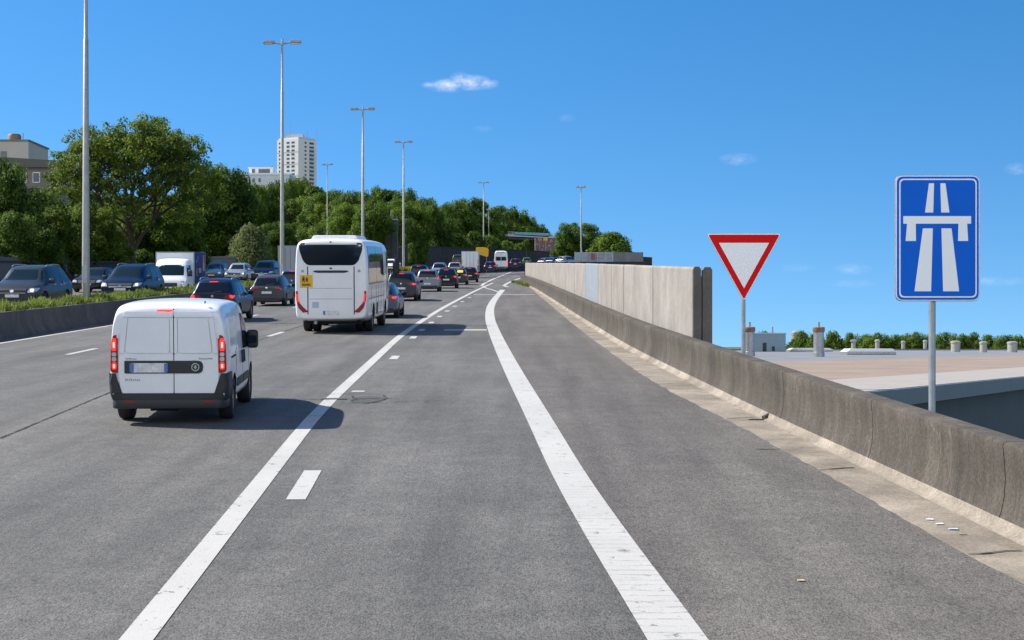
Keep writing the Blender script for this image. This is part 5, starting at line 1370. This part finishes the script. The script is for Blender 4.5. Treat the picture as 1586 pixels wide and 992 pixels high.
def apartments():
    d = 190
    xr = xat(92, d); zt = at(0, 248, d).z; z0 = at(0, 330, d).z
    root = empty('apartment_block', (xr, d, z0), label='dark brown flat roofed apartment block at the left edge', cat='building')
    H = zt - z0
    bw = plain('brown_brick', (.20, .168, .142), .85, var=.15, vscale=1.2); sl = plain('dark_slab', (.12, .105, .095), .8)
    MB().box(-16, 0, 0, 12, -12, H - 1.0).build('wall', bw, root)
    MB().prism([(-16.5, H - 1.0), (.3, H - 1.0), (.3, H - .15), (-8, H + .35), (-16.5, H + .6)], -.5, 12.5).build('roof', sl, root)
    frm = M['signwhite']
    def w_(x0, x1, z0_, z1_):
        f = MB().box(x0, x1, -.05, .06, z0_, z1_).build('window', frm, root)
        n = max(1, int(round((x1 - x0) / .8)))
        for i in range(n):
            a = x0 + (x1 - x0) * i / n + .06; b = x0 + (x1 - x0) * (i + 1) / n - .06
            MB().box(a, b, -.07, -.04, z0_ + .07, z1_ - .07).build('pane', win_m, f)
    for fl in range(3):
        z = H - 2.9 - fl * 2.9
        for x0, x1 in ((-15, -13.6), (-12.2, -11.2), (-9.6, -8.6), (-6.0, -4.2), (-3.4, -2.5)): w_(x0, x1, z, z + 1.3)
        MB().box(-6.2, -.05, -.35, -.001, z - 1.15, z - .75).build('floor_band', sl, root)
        MB().box(-2.3, .2, -1.2, -.001, z - 1.9, z - 1.0).build('balcony', M['galv'] if fl else sl, root)
apartments()
def white_block():
    d = 235; xr = xat(44, d); zt = at(0, 219, d).z; z0 = at(0, 300, d).z
    root = empty('cream_block', (xr, d, z0), label='cream upper block with brick chimney behind the dark apartment block', cat='building')
    H = zt - z0; cm_ = plain('cream_render', (.50, .45, .38), .8, var=.06, vscale=.3)
    MB().box(-13, 0, 0, 10, -15, H).build('wall', cm_, root)
    MB().box(-13.2, .15, -.15, 10.2, H, H + .25).build('roof', M['greywall'], root)
    for x in (-4.4, -7.2, -10): MB().box(x, x + 1.0, -.05, .05, H - 3.2, H - 1.6).build('window', win_m, root)
    MB().lathe([(0, H + .25), (1.0, H + .25), (1.05, H + 1.2), (.9, H + 1.5), (0, H + 1.5)], 14, 'z', (-3.2, 3, 0)).build('chimney', rust, root, smooth=40)
    MB().tube([(-1.5, 2, H + .25), (-1.5, 2, H + 1.6)], .08, 6).build('aerial', M['galv'], root)
white_block()

# walls behind the oncoming carriageway
def wall_thing(name, label, pxs, d0, d1, top0, top1, mat, extra=None, th=.4, cat='wall'):
    (pa, pb) = pxs
    a, b = at(pa, top0, d0), at(pb, top1, d1)
    z = min(gl(a.x, a.y), gl(b.x, b.y)) - 2.0
    root = empty(name, (a.x, a.y, z), label=label, cat=cat)
    dv = Vector((b.x - a.x, b.y - a.y)); n = Vector((dv.y, -dv.x)).normalized()
    v = [(0, 0, 0), (dv.x, dv.y, 0), (dv.x, dv.y, b.z - z), (0, 0, a.z - z)]
    v2 = [(x - n.x * th, y - n.y * th, zz) for x, y, zz in v]
    MB().add(v + v2, [(0, 1, 2, 3), (7, 6, 5, 4), (0, 4, 5, 1), (1, 5, 6, 2), (2, 6, 7, 3), (3, 7, 4, 0)]).build('wall_body', mat, root)
    cp = [(x + n.x * .08, y + n.y * .08, zz + .02) for x, y, zz in (v[3], v[2])] + [(x - n.x * (th + .08), y - n.y * (th + .08), zz + .02) for x, y, zz in (v[2], v[3])]
    MB().add(cp + [(x, y, zz + .14) for x, y, zz in cp], [(0, 1, 2, 3), (7, 6, 5, 4), (0, 4, 5, 1), (1, 5, 6, 2), (2, 6, 7, 3), (3, 7, 4, 0)]).build('coping', mat, root)
    return root, dv, n, z
r_, dv, n_, z_ = wall_thing('dark_wall', 'long dark wall with lighter panels below the oak, far left', (-60, 182), 88, 112, 408, 408, M['darkwall'])
for t0, t1 in ((.16, .31), (.42, .62), (.78, .98)):
    L = dv.length
    p, q = dv * t0 + n_ * .03, dv * t1 + n_ * .03
    h = at(0, 412, 104).z - z_
    MB().add([(p.x, p.y, .5), (q.x, q.y, .5), (q.x, q.y, h), (p.x, p.y, h), (p.x - n_.x * .05, p.y - n_.y * .05, .5), (q.x - n_.x * .05, q.y - n_.y * .05, .5), (q.x - n_.x * .05, q.y - n_.y * .05, h), (p.x - n_.x * .05, p.y - n_.y * .05, h)],
             [(0, 1, 2, 3), (7, 6, 5, 4), (0, 4, 5, 1), (1, 5, 6, 2), (2, 6, 7, 3), (3, 7, 4, 0)]).build('light_panel', plain('grey_panel', (.10, .10, .10), .7), r_)
wall_thing('concrete_wall', 'ribbed grey concrete wall right of the blue box lorry', (312, 366), 141, 156, 401, 400, M['greywall'])
for px, w_, lb, mt in ((7, 15, 'white parked vehicle roof above the dark wall, leftmost', M['white']), (36, 8, 'orange object above the dark wall', plain('orange_roof', (.5, .16, .05), .6)), (52, 20, 'white parked vehicle roof above the dark wall, right of the orange object', M['white']), (81, 20, 'pale vehicle roof above the dark wall, left of the lamp mast', plain('pale_roof_blue', (.45, .5, .55), .5)), (175, 12, 'small pale vehicle roof above the dark wall, right of the lamp mast', P['pale'])):
    d = 124; s = F / d; p = at(px, 409, d)
    root = empty('parked_vehicle', (p.x, d, gl(p.x, d)), label=lb, cat='vehicle', group='vehicles parked behind the dark wall')
    hw = w_ / s / 2; H = at(0, 404, d).z - gl(p.x, d)
    MB().prism(roundpoly([(-hw, .35), (hw, .35), (hw, H * .55), (hw * .8, H), (-hw * .8, H), (-hw, H * .55)], .1), 0, 3.4).build('body', mt, root, bevel=.03)
    MB().box(-hw * .72, hw * .72, -.02, .05, H * .68, H * .9).build('window', M['glass'], root)
    for s_ in (-1, 1): MB().lathe([(0, -.1), (.3, -.1), (.3, .1), (0, .1)], 16, 'x', (s_ * (hw - .12), .7, .3)).build('wheel', M['tyre'], root)

# dark shaft and long dark wall in the distance
def shaft():
    d = 196; a, b = at(597, 341, d), at(615, 341, d)
    zb = gl(a.x, d) - .5
    root = empty('dark_shaft', ((a.x + b.x) / 2, d, zb), label='tall narrow dark tower behind the coach, with masts on top', cat='tower')
    hw, H = (b.x - a.x) / 2, a.z - zb
    MB().box(-hw, hw, 0, 1.8, 0, H).build('tower_body', plain('dark_cladding', (.035, .038, .043), .6, var=.15, vscale=.5), root)
    MB().box(-.03, .03, -.03, .02, 0, H - .1).build('seam', M['under'], root)
    MB().box(-hw - .06, hw + .06, -.06, 1.86, H, H + .12).build('cap', M['galv'], root)
    for x, hh in ((-hw * .15, 1.4), (hw * .2, .7), (-hw * .6, .45)): MB().tube([(x, .8, H + .1), (x, .8, H + hh)], .045, 6).build('antenna', M['galv'], root)
    for x in (-hw, 0, hw): MB().tube([(x * .95, .1, H + .1), (x * .95, .1, H + .45)], .03, 6).build('rail_post', M['galv'], root)
shaft()
wall_thing('grey_abutment', 'grey wall strip beside the dark shaft above the coach mirror', (596, 632), 200, 204, 388, 383, M['darkwall'])
r_, dv, n_, z_ = wall_thing('long_dark_wall', 'long dark noise wall behind the queue of cars', (648, 815), 222, 300, 383, 389, M['darkwall'])
wall_thing('far_dark_wall', 'dark wall continuing round the far bend under the footbridge', (815.5, 1010), 300, 330, 389, 400, M['darkwall'])
wall_thing('wall_return', 'short light grey end of the long dark wall', (645, 652), 221, 221.4, 381, 381, M['greywall'])
p = at(747, 389, 252)
root = empty('yellow_board', (p.x, 252, rz(252)), label='yellow rounded board above the box van roof', cat='board')
h0, h1 = at(0, 396, 252).z - rz(252), at(0, 383, 252).z - rz(252)
MB().prism(roundpoly([(-1.1, h0 + .3), (1.0, h0 - .3), (1.1, h1 - .3), (.4, h1), (-1.1, h1)], .3), 0, .15).build('board_face', M['yellow'], root)
for s in (-.7, .7): MB().tube([(s, .2, -.5), (s, .2, h1 - .2)], .06, 8).build('post', M['galv'], root)

def bridge():
    d = 390; k = d / F
    xa, xb = xat(690, d), xat(872, d)
    za, zb_ = at(0, 356, d).z, at(0, 364, d).z
    g0 = rz(d) - 2
    root = empty('footbridge', ((xa + xb) / 2, d, g0), label='long grey footbridge with teal railing crossing before the far trees', cat='bridge')
    cx = (xa + xb) / 2
    def bar(px0, px1, z0a, z0b, hgt, y0, y1, mat, nm):
        a, b = xat(px0, d) - cx, xat(px1, d) - cx
        v = [(a, y, z - g0) for y in (y0, y1) for z in (z0a, z0a + hgt)] + [(b, y, z - g0) for y in (y0, y1) for z in (z0b, z0b + hgt)]
        MB().add(v, [(0, 1, 3, 2), (4, 6, 7, 5), (0, 4, 5, 1), (2, 3, 7, 6), (0, 2, 6, 4), (1, 5, 7, 3)]).build(nm, mat, root)
    deck = plain('bridge_concrete', (.42, .44, .45), .8); teal = plain('teal_rail', (.12, .36, .42), .5); dk = plain('dark_soffit', (.05, .05, .055), .8)
    bar(690, 872, at(0, 362, d).z, at(0, 370, d).z, .55, 0, 5, deck, 'deck')
    bar(690, 872, at(0, 366, d).z, at(0, 374, d).z, .55, .5, 4.5, dk, 'girder')
    for i in range(3): bar(690, 872, at(0, 355.5 + i * 2, d).z, at(0, 363.5 + i * 2, d).z, .12, .05, .12, M['galv'], 'rail')
    bar(797, 850, at(0, 364.5, d).z, at(0, 367.5, d).z, .85, .0, .04, teal, 'railing_panel')
    for q in range(27):
        px = 692 + q * 6.8; z = at(0, 362 + (px - 690) / 182 * 8, d).z
        x = xat(px, d) - cx
        MB().box(x - .05, x + .05, .03, .1, z - g0, z - g0 + 1.3).build('rail_post', M['galv'], root)
    for px in (783, 832): MB().box(xat(px, d) - cx - .6, xat(px, d) - cx + .6, 1, 4, 0, at(0, 371, d).z - g0).build('pier', deck, root)
bridge()
# painted wall under the bridge
r_, dv, n_, z_ = wall_thing('painted_wall', 'graffiti covered wall with red patches below the footbridge', (829, 866), 372, 374, 370, 371, plain('mural_base', (.17, .13, .12), .8, var=.3, vscale=.6))
rr = random.Random(12)
for i in range(26):
    t = rr.random() * .9; w_ = rr.uniform(.04, .11); zz = at(0, rr.uniform(373, 389), 372).z - z_; hh = rr.uniform(.2, .7)
    p, q = dv * t + n_ * .02, dv * (t + w_) + n_ * .02
    MB().add([(p.x, p.y, zz), (q.x, q.y, zz), (q.x, q.y, zz + hh), (p.x, p.y, zz + hh)] + [(u.x - n_.x * .06, u.y - n_.y * .06, z) for u, z in ((p, zz), (q, zz), (q, zz + hh), (p, zz + hh))], [(0, 1, 2, 3), (7, 6, 5, 4), (0, 4, 5, 1), (1, 5, 6, 2), (2, 6, 7, 3), (3, 7, 4, 0)]).build('graffiti', rr.choice([plain('spray_red', (.45, .06, .07), .7), plain('spray_pink', (.45, .2, .22), .7), plain('spray_grey', (.35, .33, .32), .7), plain('spray_brown', (.10, .07, .06), .7)]), r_)
for px, pz_, mt, lb in ((836, 371, M['red'], 'small red sign board hanging by the footbridge'), (845, 371, M['yellow'], 'small yellow sign board beside the red one at the footbridge')):
    p = at(px, pz_, 368); g = rz(368)
    root = empty('sign_board', (p.x, 368, g), label=lb, cat='sign')
    MB().box(-.55, .55, 0, .06, p.z - g - .35, p.z - g + .35).build('board_face', mt, root); MB().tube([(0, .1, -1), (0, .1, p.z - g)], .05, 6).build('post', M['galv'], root)
d = 350; p = at(712, 362, d); gz = gl(p.x, d)
root = empty('blue_shed', (p.x, d, gz), label='pale blue roofed shed half hidden behind bushes, centre', cat='shed')
H = at(0, 352, d).z - gz
MB().box(-4.6, 3.6, 0, 8, -1, H).build('wall', plain('blue_sheet', (.22, .33, .45), .6, var=.1), root)
MB().prism([(-4.9, H), (3.9, H), (3.5, H + .5), (-4.5, H + .5)], -.3, 8.3).build('roof', plain('blue_roof', (.30, .40, .52), .5), root)
MB().box(-3, -1.5, -.05, .02, H - 2, H - .7).build('window', M['white'], root)

# ------------------------------------------------------------------ small things
lit = plain('litter_white', (.75, .75, .75), .6); 
for (px, py, s, mt, lb, nm) in ((1440, 806, .038, lit, 'white scrap of paper in the gutter, left one of the cluster', 'paper_scrap'), (1455, 813, .04, lit, 'white scrap of paper in the gutter, middle of the cluster', 'paper_scrap'),
                            (1476, 821, .05, plain('litter_blue', (.45, .55, .68), .5), 'pale blue wrapper lying in the gutter', 'wrapper'), (1240, 901, .032, plain('dry_leaf', (.55, .42, .22), .8), 'dry yellow leaf lying on the hard shoulder', 'dry_leaf'),
                            (1492, 830, .05, M['bark'], 'dark twig end in the gutter right of the blue wrapper', 'twig'), (1190, 697, .16, M['bark'], 'dark dry twig lying on the edge of the hard shoulder', 'twig')):
    d = D(py); x = xat(px, d)
    q = roundpoly([(-s, -s * .4), (s * .9, -s * .6), (s, s * .5), (-s * .7, s * .5)], s * .3) if nm != 'twig' else [(-s, -s * .10), (s * .2, -s * .16), (s, s * .05), (s * .1, s * .02), (-s * .6, s * .12)]
    o = MB().prism(q, .003, .007, 'xy').build(nm, mt)
    o.location = (x, d, rz(d, .006)); o.rotation_euler = (math.atan(SLOPE), 0, random.Random(int(px)).uniform(-.5, .5))
    tag(o, lb, 'litter')
d = D(650); x = PAR(d) - .02
root = empty('drain_spout', (x, d, rz(d)), label='small dark drain spout at the foot of the parapet', cat='drain')
MB().tube([(-.07, -.06, .03), (.05, .05, .08)], .035, 10).build('spout', M['medwall'], root, smooth=50)
MB().box(-.30, -.06, -.10, -.05, .002, .012).build('wet_stain', M['crack'], root)

# ------------------------------------------------------------------ trees
def crown_leaves(lobes, n, size, seed, flat=.85):
    """leaf quads spread through the outer part of each lobe (x, y, z, rx, ry, rz)"""
    rg = np.random.default_rng(seed)
    lb = np.array(lobes); wgt = (lb[:, 3] * lb[:, 4]) ** 1.0; wgt /= wgt.sum()
    i = rg.choice(len(lb), n, p=wgt); L = lb[i]
    u = rg.normal(size=(n, 3)); u /= np.linalg.norm(u, axis=1)[:, None]
    rad = rg.uniform(.25, 1.0, n) ** .55 * (1 + rg.normal(0, .10, n))
    c = L[:, :3] + u * L[:, 3:6] * rad[:, None]
    nv = u * .8 + rg.normal(0, .55, (n, 3)) + np.array([0, 0, flat]); nv /= np.linalg.norm(nv, axis=1)[:, None]
    a = np.cross(nv, rg.normal(size=(n, 3))); a /= np.linalg.norm(a, axis=1)[:, None]
    b = np.cross(nv, a)
    s = size * rg.uniform(.55, 1.35, n); s2 = s * rg.uniform(.5, .85, n)
    v = np.empty((n, 4, 3))
    v[:, 0] = c - a * s[:, None]; v[:, 2] = c + a * s[:, None]
    v[:, 1] = c + b * s2[:, None] + nv * (s * .12)[:, None]; v[:, 3] = c - b * s2[:, None] + nv * (s * .12)[:, None]
    return v
def limb(m, p0, p1, r0, r1, rnd_, n=5, sag=.12, sides=6):
    p0, p1 = Vector(p0), Vector(p1); L = (p1 - p0).length
    pts, rad = [], []
    for k in range(n + 1):
        t = k / n
        p = p0.lerp(p1, t) + Vector((rnd_.uniform(-1, 1), rnd_.uniform(-1, 1), rnd_.uniform(-.5, .8))) * L * .05 * (1 if 0 < k < n else 0)
        p.z += math.sin(t * math.pi) * L * sag * .4
        pts.append(p); rad.append(r0 + (r1 - r0) * t)
    m.tube(pts, rad, sides, True); return pts
def make_tree(name, H, RW, lobes_n, leaves, leaf, mat, seed, base=.18, kind='round', rsz=(.20, .34)):
    """unit: metres; origin at the base"""
    rn = random.Random(seed)
    root = empty(name)
    m = MB(); th = H * base
    tr = RW * .055 + .06
    limb(m, (0, 0, -.6), (rn.uniform(-.1, .1), rn.uniform(-.1, .1), th), tr * 1.5, tr * 1.1, rn, 4, 0, 9)
    limb(m, (0, 0, th * .95), (rn.uniform(-.3, .3), rn.uniform(-.3, .3), H * .82), tr * 1.1, tr * .25, rn, 6, 0, 8)
    lobes = []
    for i in range(lobes_n):
        t = (i + .5) / lobes_n
        if kind == 'round': zc = th + (H - th) * (.10 + .80 * t); prof = math.sin(math.pi * min(1, .15 + .68 * t)) ** .75
        elif kind == 'tall': zc = th + (H - th) * (.08 + .84 * t); prof = (1 - t * .72) * (.6 + .4 * min(1, t * 4))
        elif kind == 'bush': zc = H * (.22 + .60 * t); prof = (1 - t) ** .5
        a = i * 2.399 + rn.uniform(-.5, .5)
        rr = RW * prof * rn.uniform(.45, .86)
        if i % 4 == 0: rr *= .4
        sz = RW * rn.uniform(*rsz) * (.75 + .4 * prof)
        x, y = rr * math.cos(a), rr * math.sin(a)
        lobes.append((x, y, zc + rn.uniform(-.04, .04) * H, sz * rn.uniform(.9, 1.2), sz * rn.uniform(.9, 1.2), sz * rn.uniform(.65, .9)))
        if i % 2 == 0 and kind != 'bush': limb(m, (0, 0, max(th * .9, zc - RW * .6)), (x * .9, y * .9, zc), tr * .5, tr * .12, rn, 4)
    m.build('trunk', M['bark'], root, smooth=60)
    quads('crown', crown_leaves(lobes, leaves, leaf, seed), mat, root)
    return root
def grow(name, H, RW, seed):
    """the big open-crowned tree: limbs fork again and again and carry leaf tufts at their ends"""
    rn = random.Random(seed); root = empty(name); m = MB(); lobes = []
    def fork(p, d, L, r, lev):
        q = p + d * L
        limb(m, p, q, r, r * .62, rn, 4, .02, 8 if lev < 2 else 5)
        if lev >= 2:
            for _ in range(1 if lev < 4 else 2):
                s = rn.uniform(.36, .66) * (1.0 if lev > 2 else .7)
                lobes.append((q.x + rn.uniform(-.4, .4), q.y + rn.uniform(-.4, .4), q.z + rn.uniform(-.1, .35), s * 1.25, s * 1.25, s * .62))
        if lev == 4: return
        k = 3 if lev in (0, 1, 2) else 2
        ph = rn.uniform(0, 6.28)
        for i in range(k):
            a = ph + i * 6.283 / k + rn.uniform(-.45, .45)
            side = d.orthogonal().normalized(); side.rotate(Matrix.Rotation(a, 3, d))
            spread = (.62, .66, .62, .7)[lev] * rn.uniform(.75, 1.2)
            nd = (d + side * spread + Vector((0, 0, .10))).normalized()
            fork(q, nd, L * rn.uniform(.68, .86), r * .60, lev + 1)
    t0 = limb(m, (0, 0, -.6), (.1, 0, H * .17), H * .038, H * .027, rn, 5, 0, 12)
    p = Vector((.1, 0, H * .17))
    for a, hz in ((.2, .36), (1.7, .30), (2.8, .27), (3.6, .34), (5.0, .29), (5.9, .42)):
        dd_ = Vector((math.cos(a), math.sin(a) * .9, rn.uniform(.35, .7))).normalized()
        fork(Vector((.05, 0, H * hz)), dd_, H * .16, H * .010, 1)
    for a, tl in ((0.3, .80), (2.0, .55), (3.3, .95), (4.6, .45), (5.6, .18)):
        d = Vector((math.cos(a) * tl, math.sin(a) * tl * .9, 1)).normalized()
        fork(p + Vector((0, 0, rn.uniform(-.1, .3))), d, H * .235, H * .0165, 0)
    m.build('trunk', M['bark'], root, smooth=60)
    quads('crown', crown_leaves(lobes, 46000, .105, seed, .7), M['leaf_b'], root)
    return root, lobes
PROTO = {}
def proto(k, *a, **kw): PROTO[k] = make_tree(*a, **kw)
PH = {}
for k, args, kw in (
    ('A', ('leafy_tree', 10, 4.0, 38, 17000, .145, M['leaf_a'], 1), dict(base=.12)),
    ('B', ('leafy_tree', 10, 3.6, 34, 16000, .145, M['leaf_b'], 2), dict(base=.12)),
    ('C', ('leafy_tree', 10, 4.2, 40, 17000, .15, M['leaf_c'], 3), dict(base=.10)),
    ('T', ('leafy_tree', 12, 2.9, 34, 14000, .155, M['leaf_a'], 4), dict(base=.10, kind='tall', rsz=(.26, .42))),
    ('O', ('open_tree', 12, 3.8, 36, 13000, .165, M['leaf_a'], 5), dict(base=.22, rsz=(.24, .40))),
    ('D', ('olive_bush', 5, 2.9, 30, 12000, .105, M['leaf_d'], 6), dict(base=.05, kind='bush', rsz=(.22, .38))),
    ('E', ('green_bush', 5, 3.0, 28, 10000, .13, M['leaf_e'], 7), dict(base=.05, kind='bush', rsz=(.22, .38))),
    ('F', ('dark_bush', 5, 3.0, 28, 10000, .13, M['leaf_c'], 8), dict(base=.05, kind='bush', rsz=(.22, .38)))):
    PROTO[k] = make_tree(*args, **kw)
    cr = [c for c in PROTO[k].children if c.name.startswith('crown')][0].data
    co = np.empty(len(cr.vertices) * 3); cr.vertices.foreach_get('co', co); co = co.reshape(-1, 3)
    PH[k] = (float(np.percentile(co[:, 2], 99.6)), float(np.percentile(np.hypot(co[:, 0], co[:, 1]), 97)))
used = set(); trn = random.Random(77)
def plant(k, px, top_py, d, wpx, label, group, gz=None, cat='tree'):
    if 300 < px < 425 and k != 'D': d = max(d, 168)
    if px < 660 and gz is None and k != 'D':                    # keep the trunk clear of the oncoming carriageway
        for _ in range(80):
            x = xat(px, d); r = wpx / F * d / 2 * .5
            if x < OPL(min(d, 340)) - 1.0 - r or (d > 175 and OPR(min(d, 340)) + .8 + r < x < MED(min(d, 340)) - 1.4 - r): break
            d += 2.5
    x = xat(px, d); z = gl(x, d) - .15 if gz is None else gz
    H = at(px, top_py, d).z - z
    o = PROTO[k] if k not in used else copy_tree(PROTO[k])
    used.add(k)
    o.location = (x, d, z)
    sx = (wpx / F * d / 2) / PH[k][1] * .95
    o.scale = (sx, sx, H / PH[k][0] / 1.0); o.rotation_euler = (0, 0, trn.uniform(0, 6.28))
    return tag(o, label, cat, group)

oak, lobes = grow('spreading_tree', 1.0 * 12.0, 0, 21)
zt = max(l[2] + l[5] for l in lobes); xs = [l[0] for l in lobes]; wsp = max(xs) - min(xs)
d = 119; x = xat(203, d); gz = gl(x, d) - .2
sz = (at(0, 172, d).z - gz) / zt; sx = (262 / F * d) / wsp
oak.location = (x - (max(xs) + min(xs)) / 2 * sx, d, gz); oak.scale = (sx, sx, sz)
tag(oak, 'big spreading tree with open crown and dark forked trunk, left', 'tree')

FR, FM, FB, FH, FP = ('trees of the wood behind the left wall', 'trees of the wooded hill behind the coach', 'trees on the far wooded hill', 'bushes along the foot of the wood', 'row of trees beyond the hall roof')
LW = 'leafy green tree in the dense wood behind the left wall'
single = [
 ('C', 12, 252, 101, 104, 'rounded dark green tree at the left picture edge', None),
 ('C', 60, 300, 110, 110, 'dark green tree in the wood between the left edge and the first lamp mast', None),
 ('B', 92, 322, 104, 95, 'yellow green tree just left of the first lamp mast', None),
 ('A', 318, 258, 126, 118, 'dark tree rising right behind the spreading tree', None),
 ('C', 357, 266, 138, 105, 'dark tree above the blue box lorry, nearer the tower block', None),
 ('D', 386, 350, 159, 78, 'pale olive bush right of the blue box lorry', None),
 ('E', 947, 361, 250, 78, 'bright rounded tree above the grey screen fence', None),
 ('O', 882, 346, 262, 46, 'dark tree left of the slim mast at the bend', None),
 ('O', 912, 347, 275, 44, 'dark tree right of the slim mast at the bend', None),
 ('F', 645, 352, 206, 34, 'rounded dark bush just right of the lamp mast in weeds', None),
 ('E', 636, 378, 200, 22, 'small brownish bush at the end of the long dark wall', None),
]
for k, px, ty, dd, wp, lb, g in single: plant(k, px, ty, dd, wp, lb, g, cat='bush' if k in 'DEF' and dd < 215 else 'tree')
wood = []
for px, ty, dd, wp, k in ((-40, 262, 108, 130, 'A'), (-25, 330, 98, 90, 'C'), (20, 330, 97, 80, 'C'), (135, 318, 112, 100, 'B'), (160, 345, 106, 80, 'B'), (110, 352, 101, 70, 'A'), (60, 352, 99, 80, 'C'), (235, 318, 116, 100, 'B'), (268, 300, 120, 100, 'A'),
                          (285, 345, 112, 80, 'C'), (325, 330, 118, 85, 'C'), (240, 360, 108, 70, 'A'), (180, 375, 104, 60, 'B'), (10, 290, 125, 80, 'A'), (110, 320, 135, 100, 'A'), (200, 305, 140, 110, 'A'), (150, 300, 150, 110, 'B'), (395, 305, 145, 90, 'A'), (360, 330, 128, 70, 'C'), (345, 350, 120, 70, 'F'), (300, 372, 110, 60, 'F'), (400, 335, 136, 70, 'B'), (275, 380, 106, 50, 'F'), (220, 388, 103, 50, 'F'), (130, 385, 100, 55, 'F'), (75, 385, 98, 55, 'F'), (25, 380, 97, 60, 'F')):
    plant(k, px, ty, dd, wp, 'tree or undergrowth of the dense green wood behind the left wall', FR)
for px, ty, dd, wp, k in ((415, 290, 200, 80, 'A'), (445, 312, 170, 80, 'B'), (480, 308, 175, 80, 'A'), (470, 345, 150, 70, 'C'), (430, 345, 142, 60, 'C'), (515, 312, 185, 76, 'B'), (545, 318, 178, 76, 'A'), (520, 345, 160, 80, 'C'), (575, 315, 190, 70, 'A'), (600, 322, 212, 60, 'B'), (565, 345, 170, 70, 'B'), (583, 350, 206, 50, 'C'), (500, 300, 240, 80, 'A'), (540, 302, 250, 70, 'C'), (640, 318, 225, 70, 'A'), (634, 340, 216, 40, 'C'),
                          (395, 288, 280, 70, 'C'), (435, 284, 330, 60, 'C'), (462, 278, 350, 55, 'A'), (385, 300, 240, 70, 'A'), (490, 290, 330, 50, 'T'), (518, 296, 320, 50, 'A'), (355, 285, 260, 80, 'A'), (548, 298, 300, 60, 'A'), (580, 292, 290, 60, 'C'), (605, 296, 280, 60, 'T'), (630, 295, 270, 56, 'C'), (655, 308, 265, 60, 'A'), (670, 320, 255, 50, 'C'), (620, 310, 245, 60, 'A'), (373, 283, 300, 52, 'A'), (398, 290, 330, 46, 'B'), (424, 287, 340, 48, 'C'), (447, 279, 350, 44, 'A'), (470, 286, 345, 44, 'C'), (488, 293, 340, 40, 'B'), (450, 330, 210, 80, 'C'), (500, 332, 215, 80, 'A'), (550, 335, 220, 80, 'C'), (600, 338, 225, 80, 'A')):
    plant(k, px, ty, dd, wp, 'tree of the wooded hill behind and left of the coach', FM)
for px, ty, dd, wp, k in ((680, 318, 310, 56, 'O'), (705, 312, 330, 56, 'A'), (728, 308, 345, 52, 'O'), (745, 312, 350, 40, 'T'), (765, 322, 360, 44, 'O'), (785, 320, 410, 46, 'O'), (803, 326, 412, 42, 'O'), (818, 336, 415, 36, 'O'), (835, 348, 418, 30, 'O'), (690, 340, 300, 60, 'C'), (720, 335, 330, 60, 'C'), (755, 340, 350, 60, 'A'), (785, 345, 405, 50, 'C'), (815, 352, 405, 46, 'C'), (845, 358, 410, 30, 'C'), (660, 335, 285, 50, 'A')):
    plant(k, px, ty, dd, wp, 'tree on the far wooded hill above the queue of cars', FB)
for px, ty, dd, wp, k in ((680, 355, 254, 44, 'F'), (705, 362, 268, 50, 'F'), (735, 360, 284, 44, 'F'), (760, 366, 296, 44, 'F'), (785, 374, 310, 36, 'E'), (770, 378, 302, 30, 'F'), (720, 374, 274, 40, 'F'), (690, 374, 258, 40, 'F'), (805, 378, 330, 30, 'E'), (815, 372, 362, 24, 'F')):
    plant(k, px, ty, dd, wp, 'dark bush growing just above the long dark wall', FH, cat='bush')
for px, ty, dd, wp, k in ((925, 372, 262, 44, 'E'), (968, 376, 258, 34, 'E'), (895, 362, 268, 44, 'F'), (868, 372, 280, 30, 'F')):
    plant(k, px, ty, dd, wp, 'bush behind the grey screen fence at the bend', 'bushes behind the screen fence', cat='bush')
rr = random.Random(31)
pxs = [1184, 1243, 1262, 1290, 1318, 1340, 1358, 1385, 1401, 1418, 1440, 1468, 1487, 1505, 1532, 1556, 1578]
for i, px in enumerate(pxs):
    plant(rr.choice('ABE') if i else 'A', px, 515 + rr.uniform(0, 7), 290 + rr.uniform(0, 20), rr.uniform(42, 56), 'small rounded green tree in the row beyond the hall roof', FP, gz=LOW)
for px in range(1230, 1600, 22):
    plant('F' if rr.random() < .5 else 'A', px, 529 + rr.uniform(-3, 3), 325 + rr.uniform(0, 10), 40, 'small rounded green tree in the row beyond the hall roof', FP, gz=LOW)
for k, o in PROTO.items():
    if k not in used:
        for c in list(o.children): bpy.data.objects.remove(c)
        bpy.data.objects.remove(o)
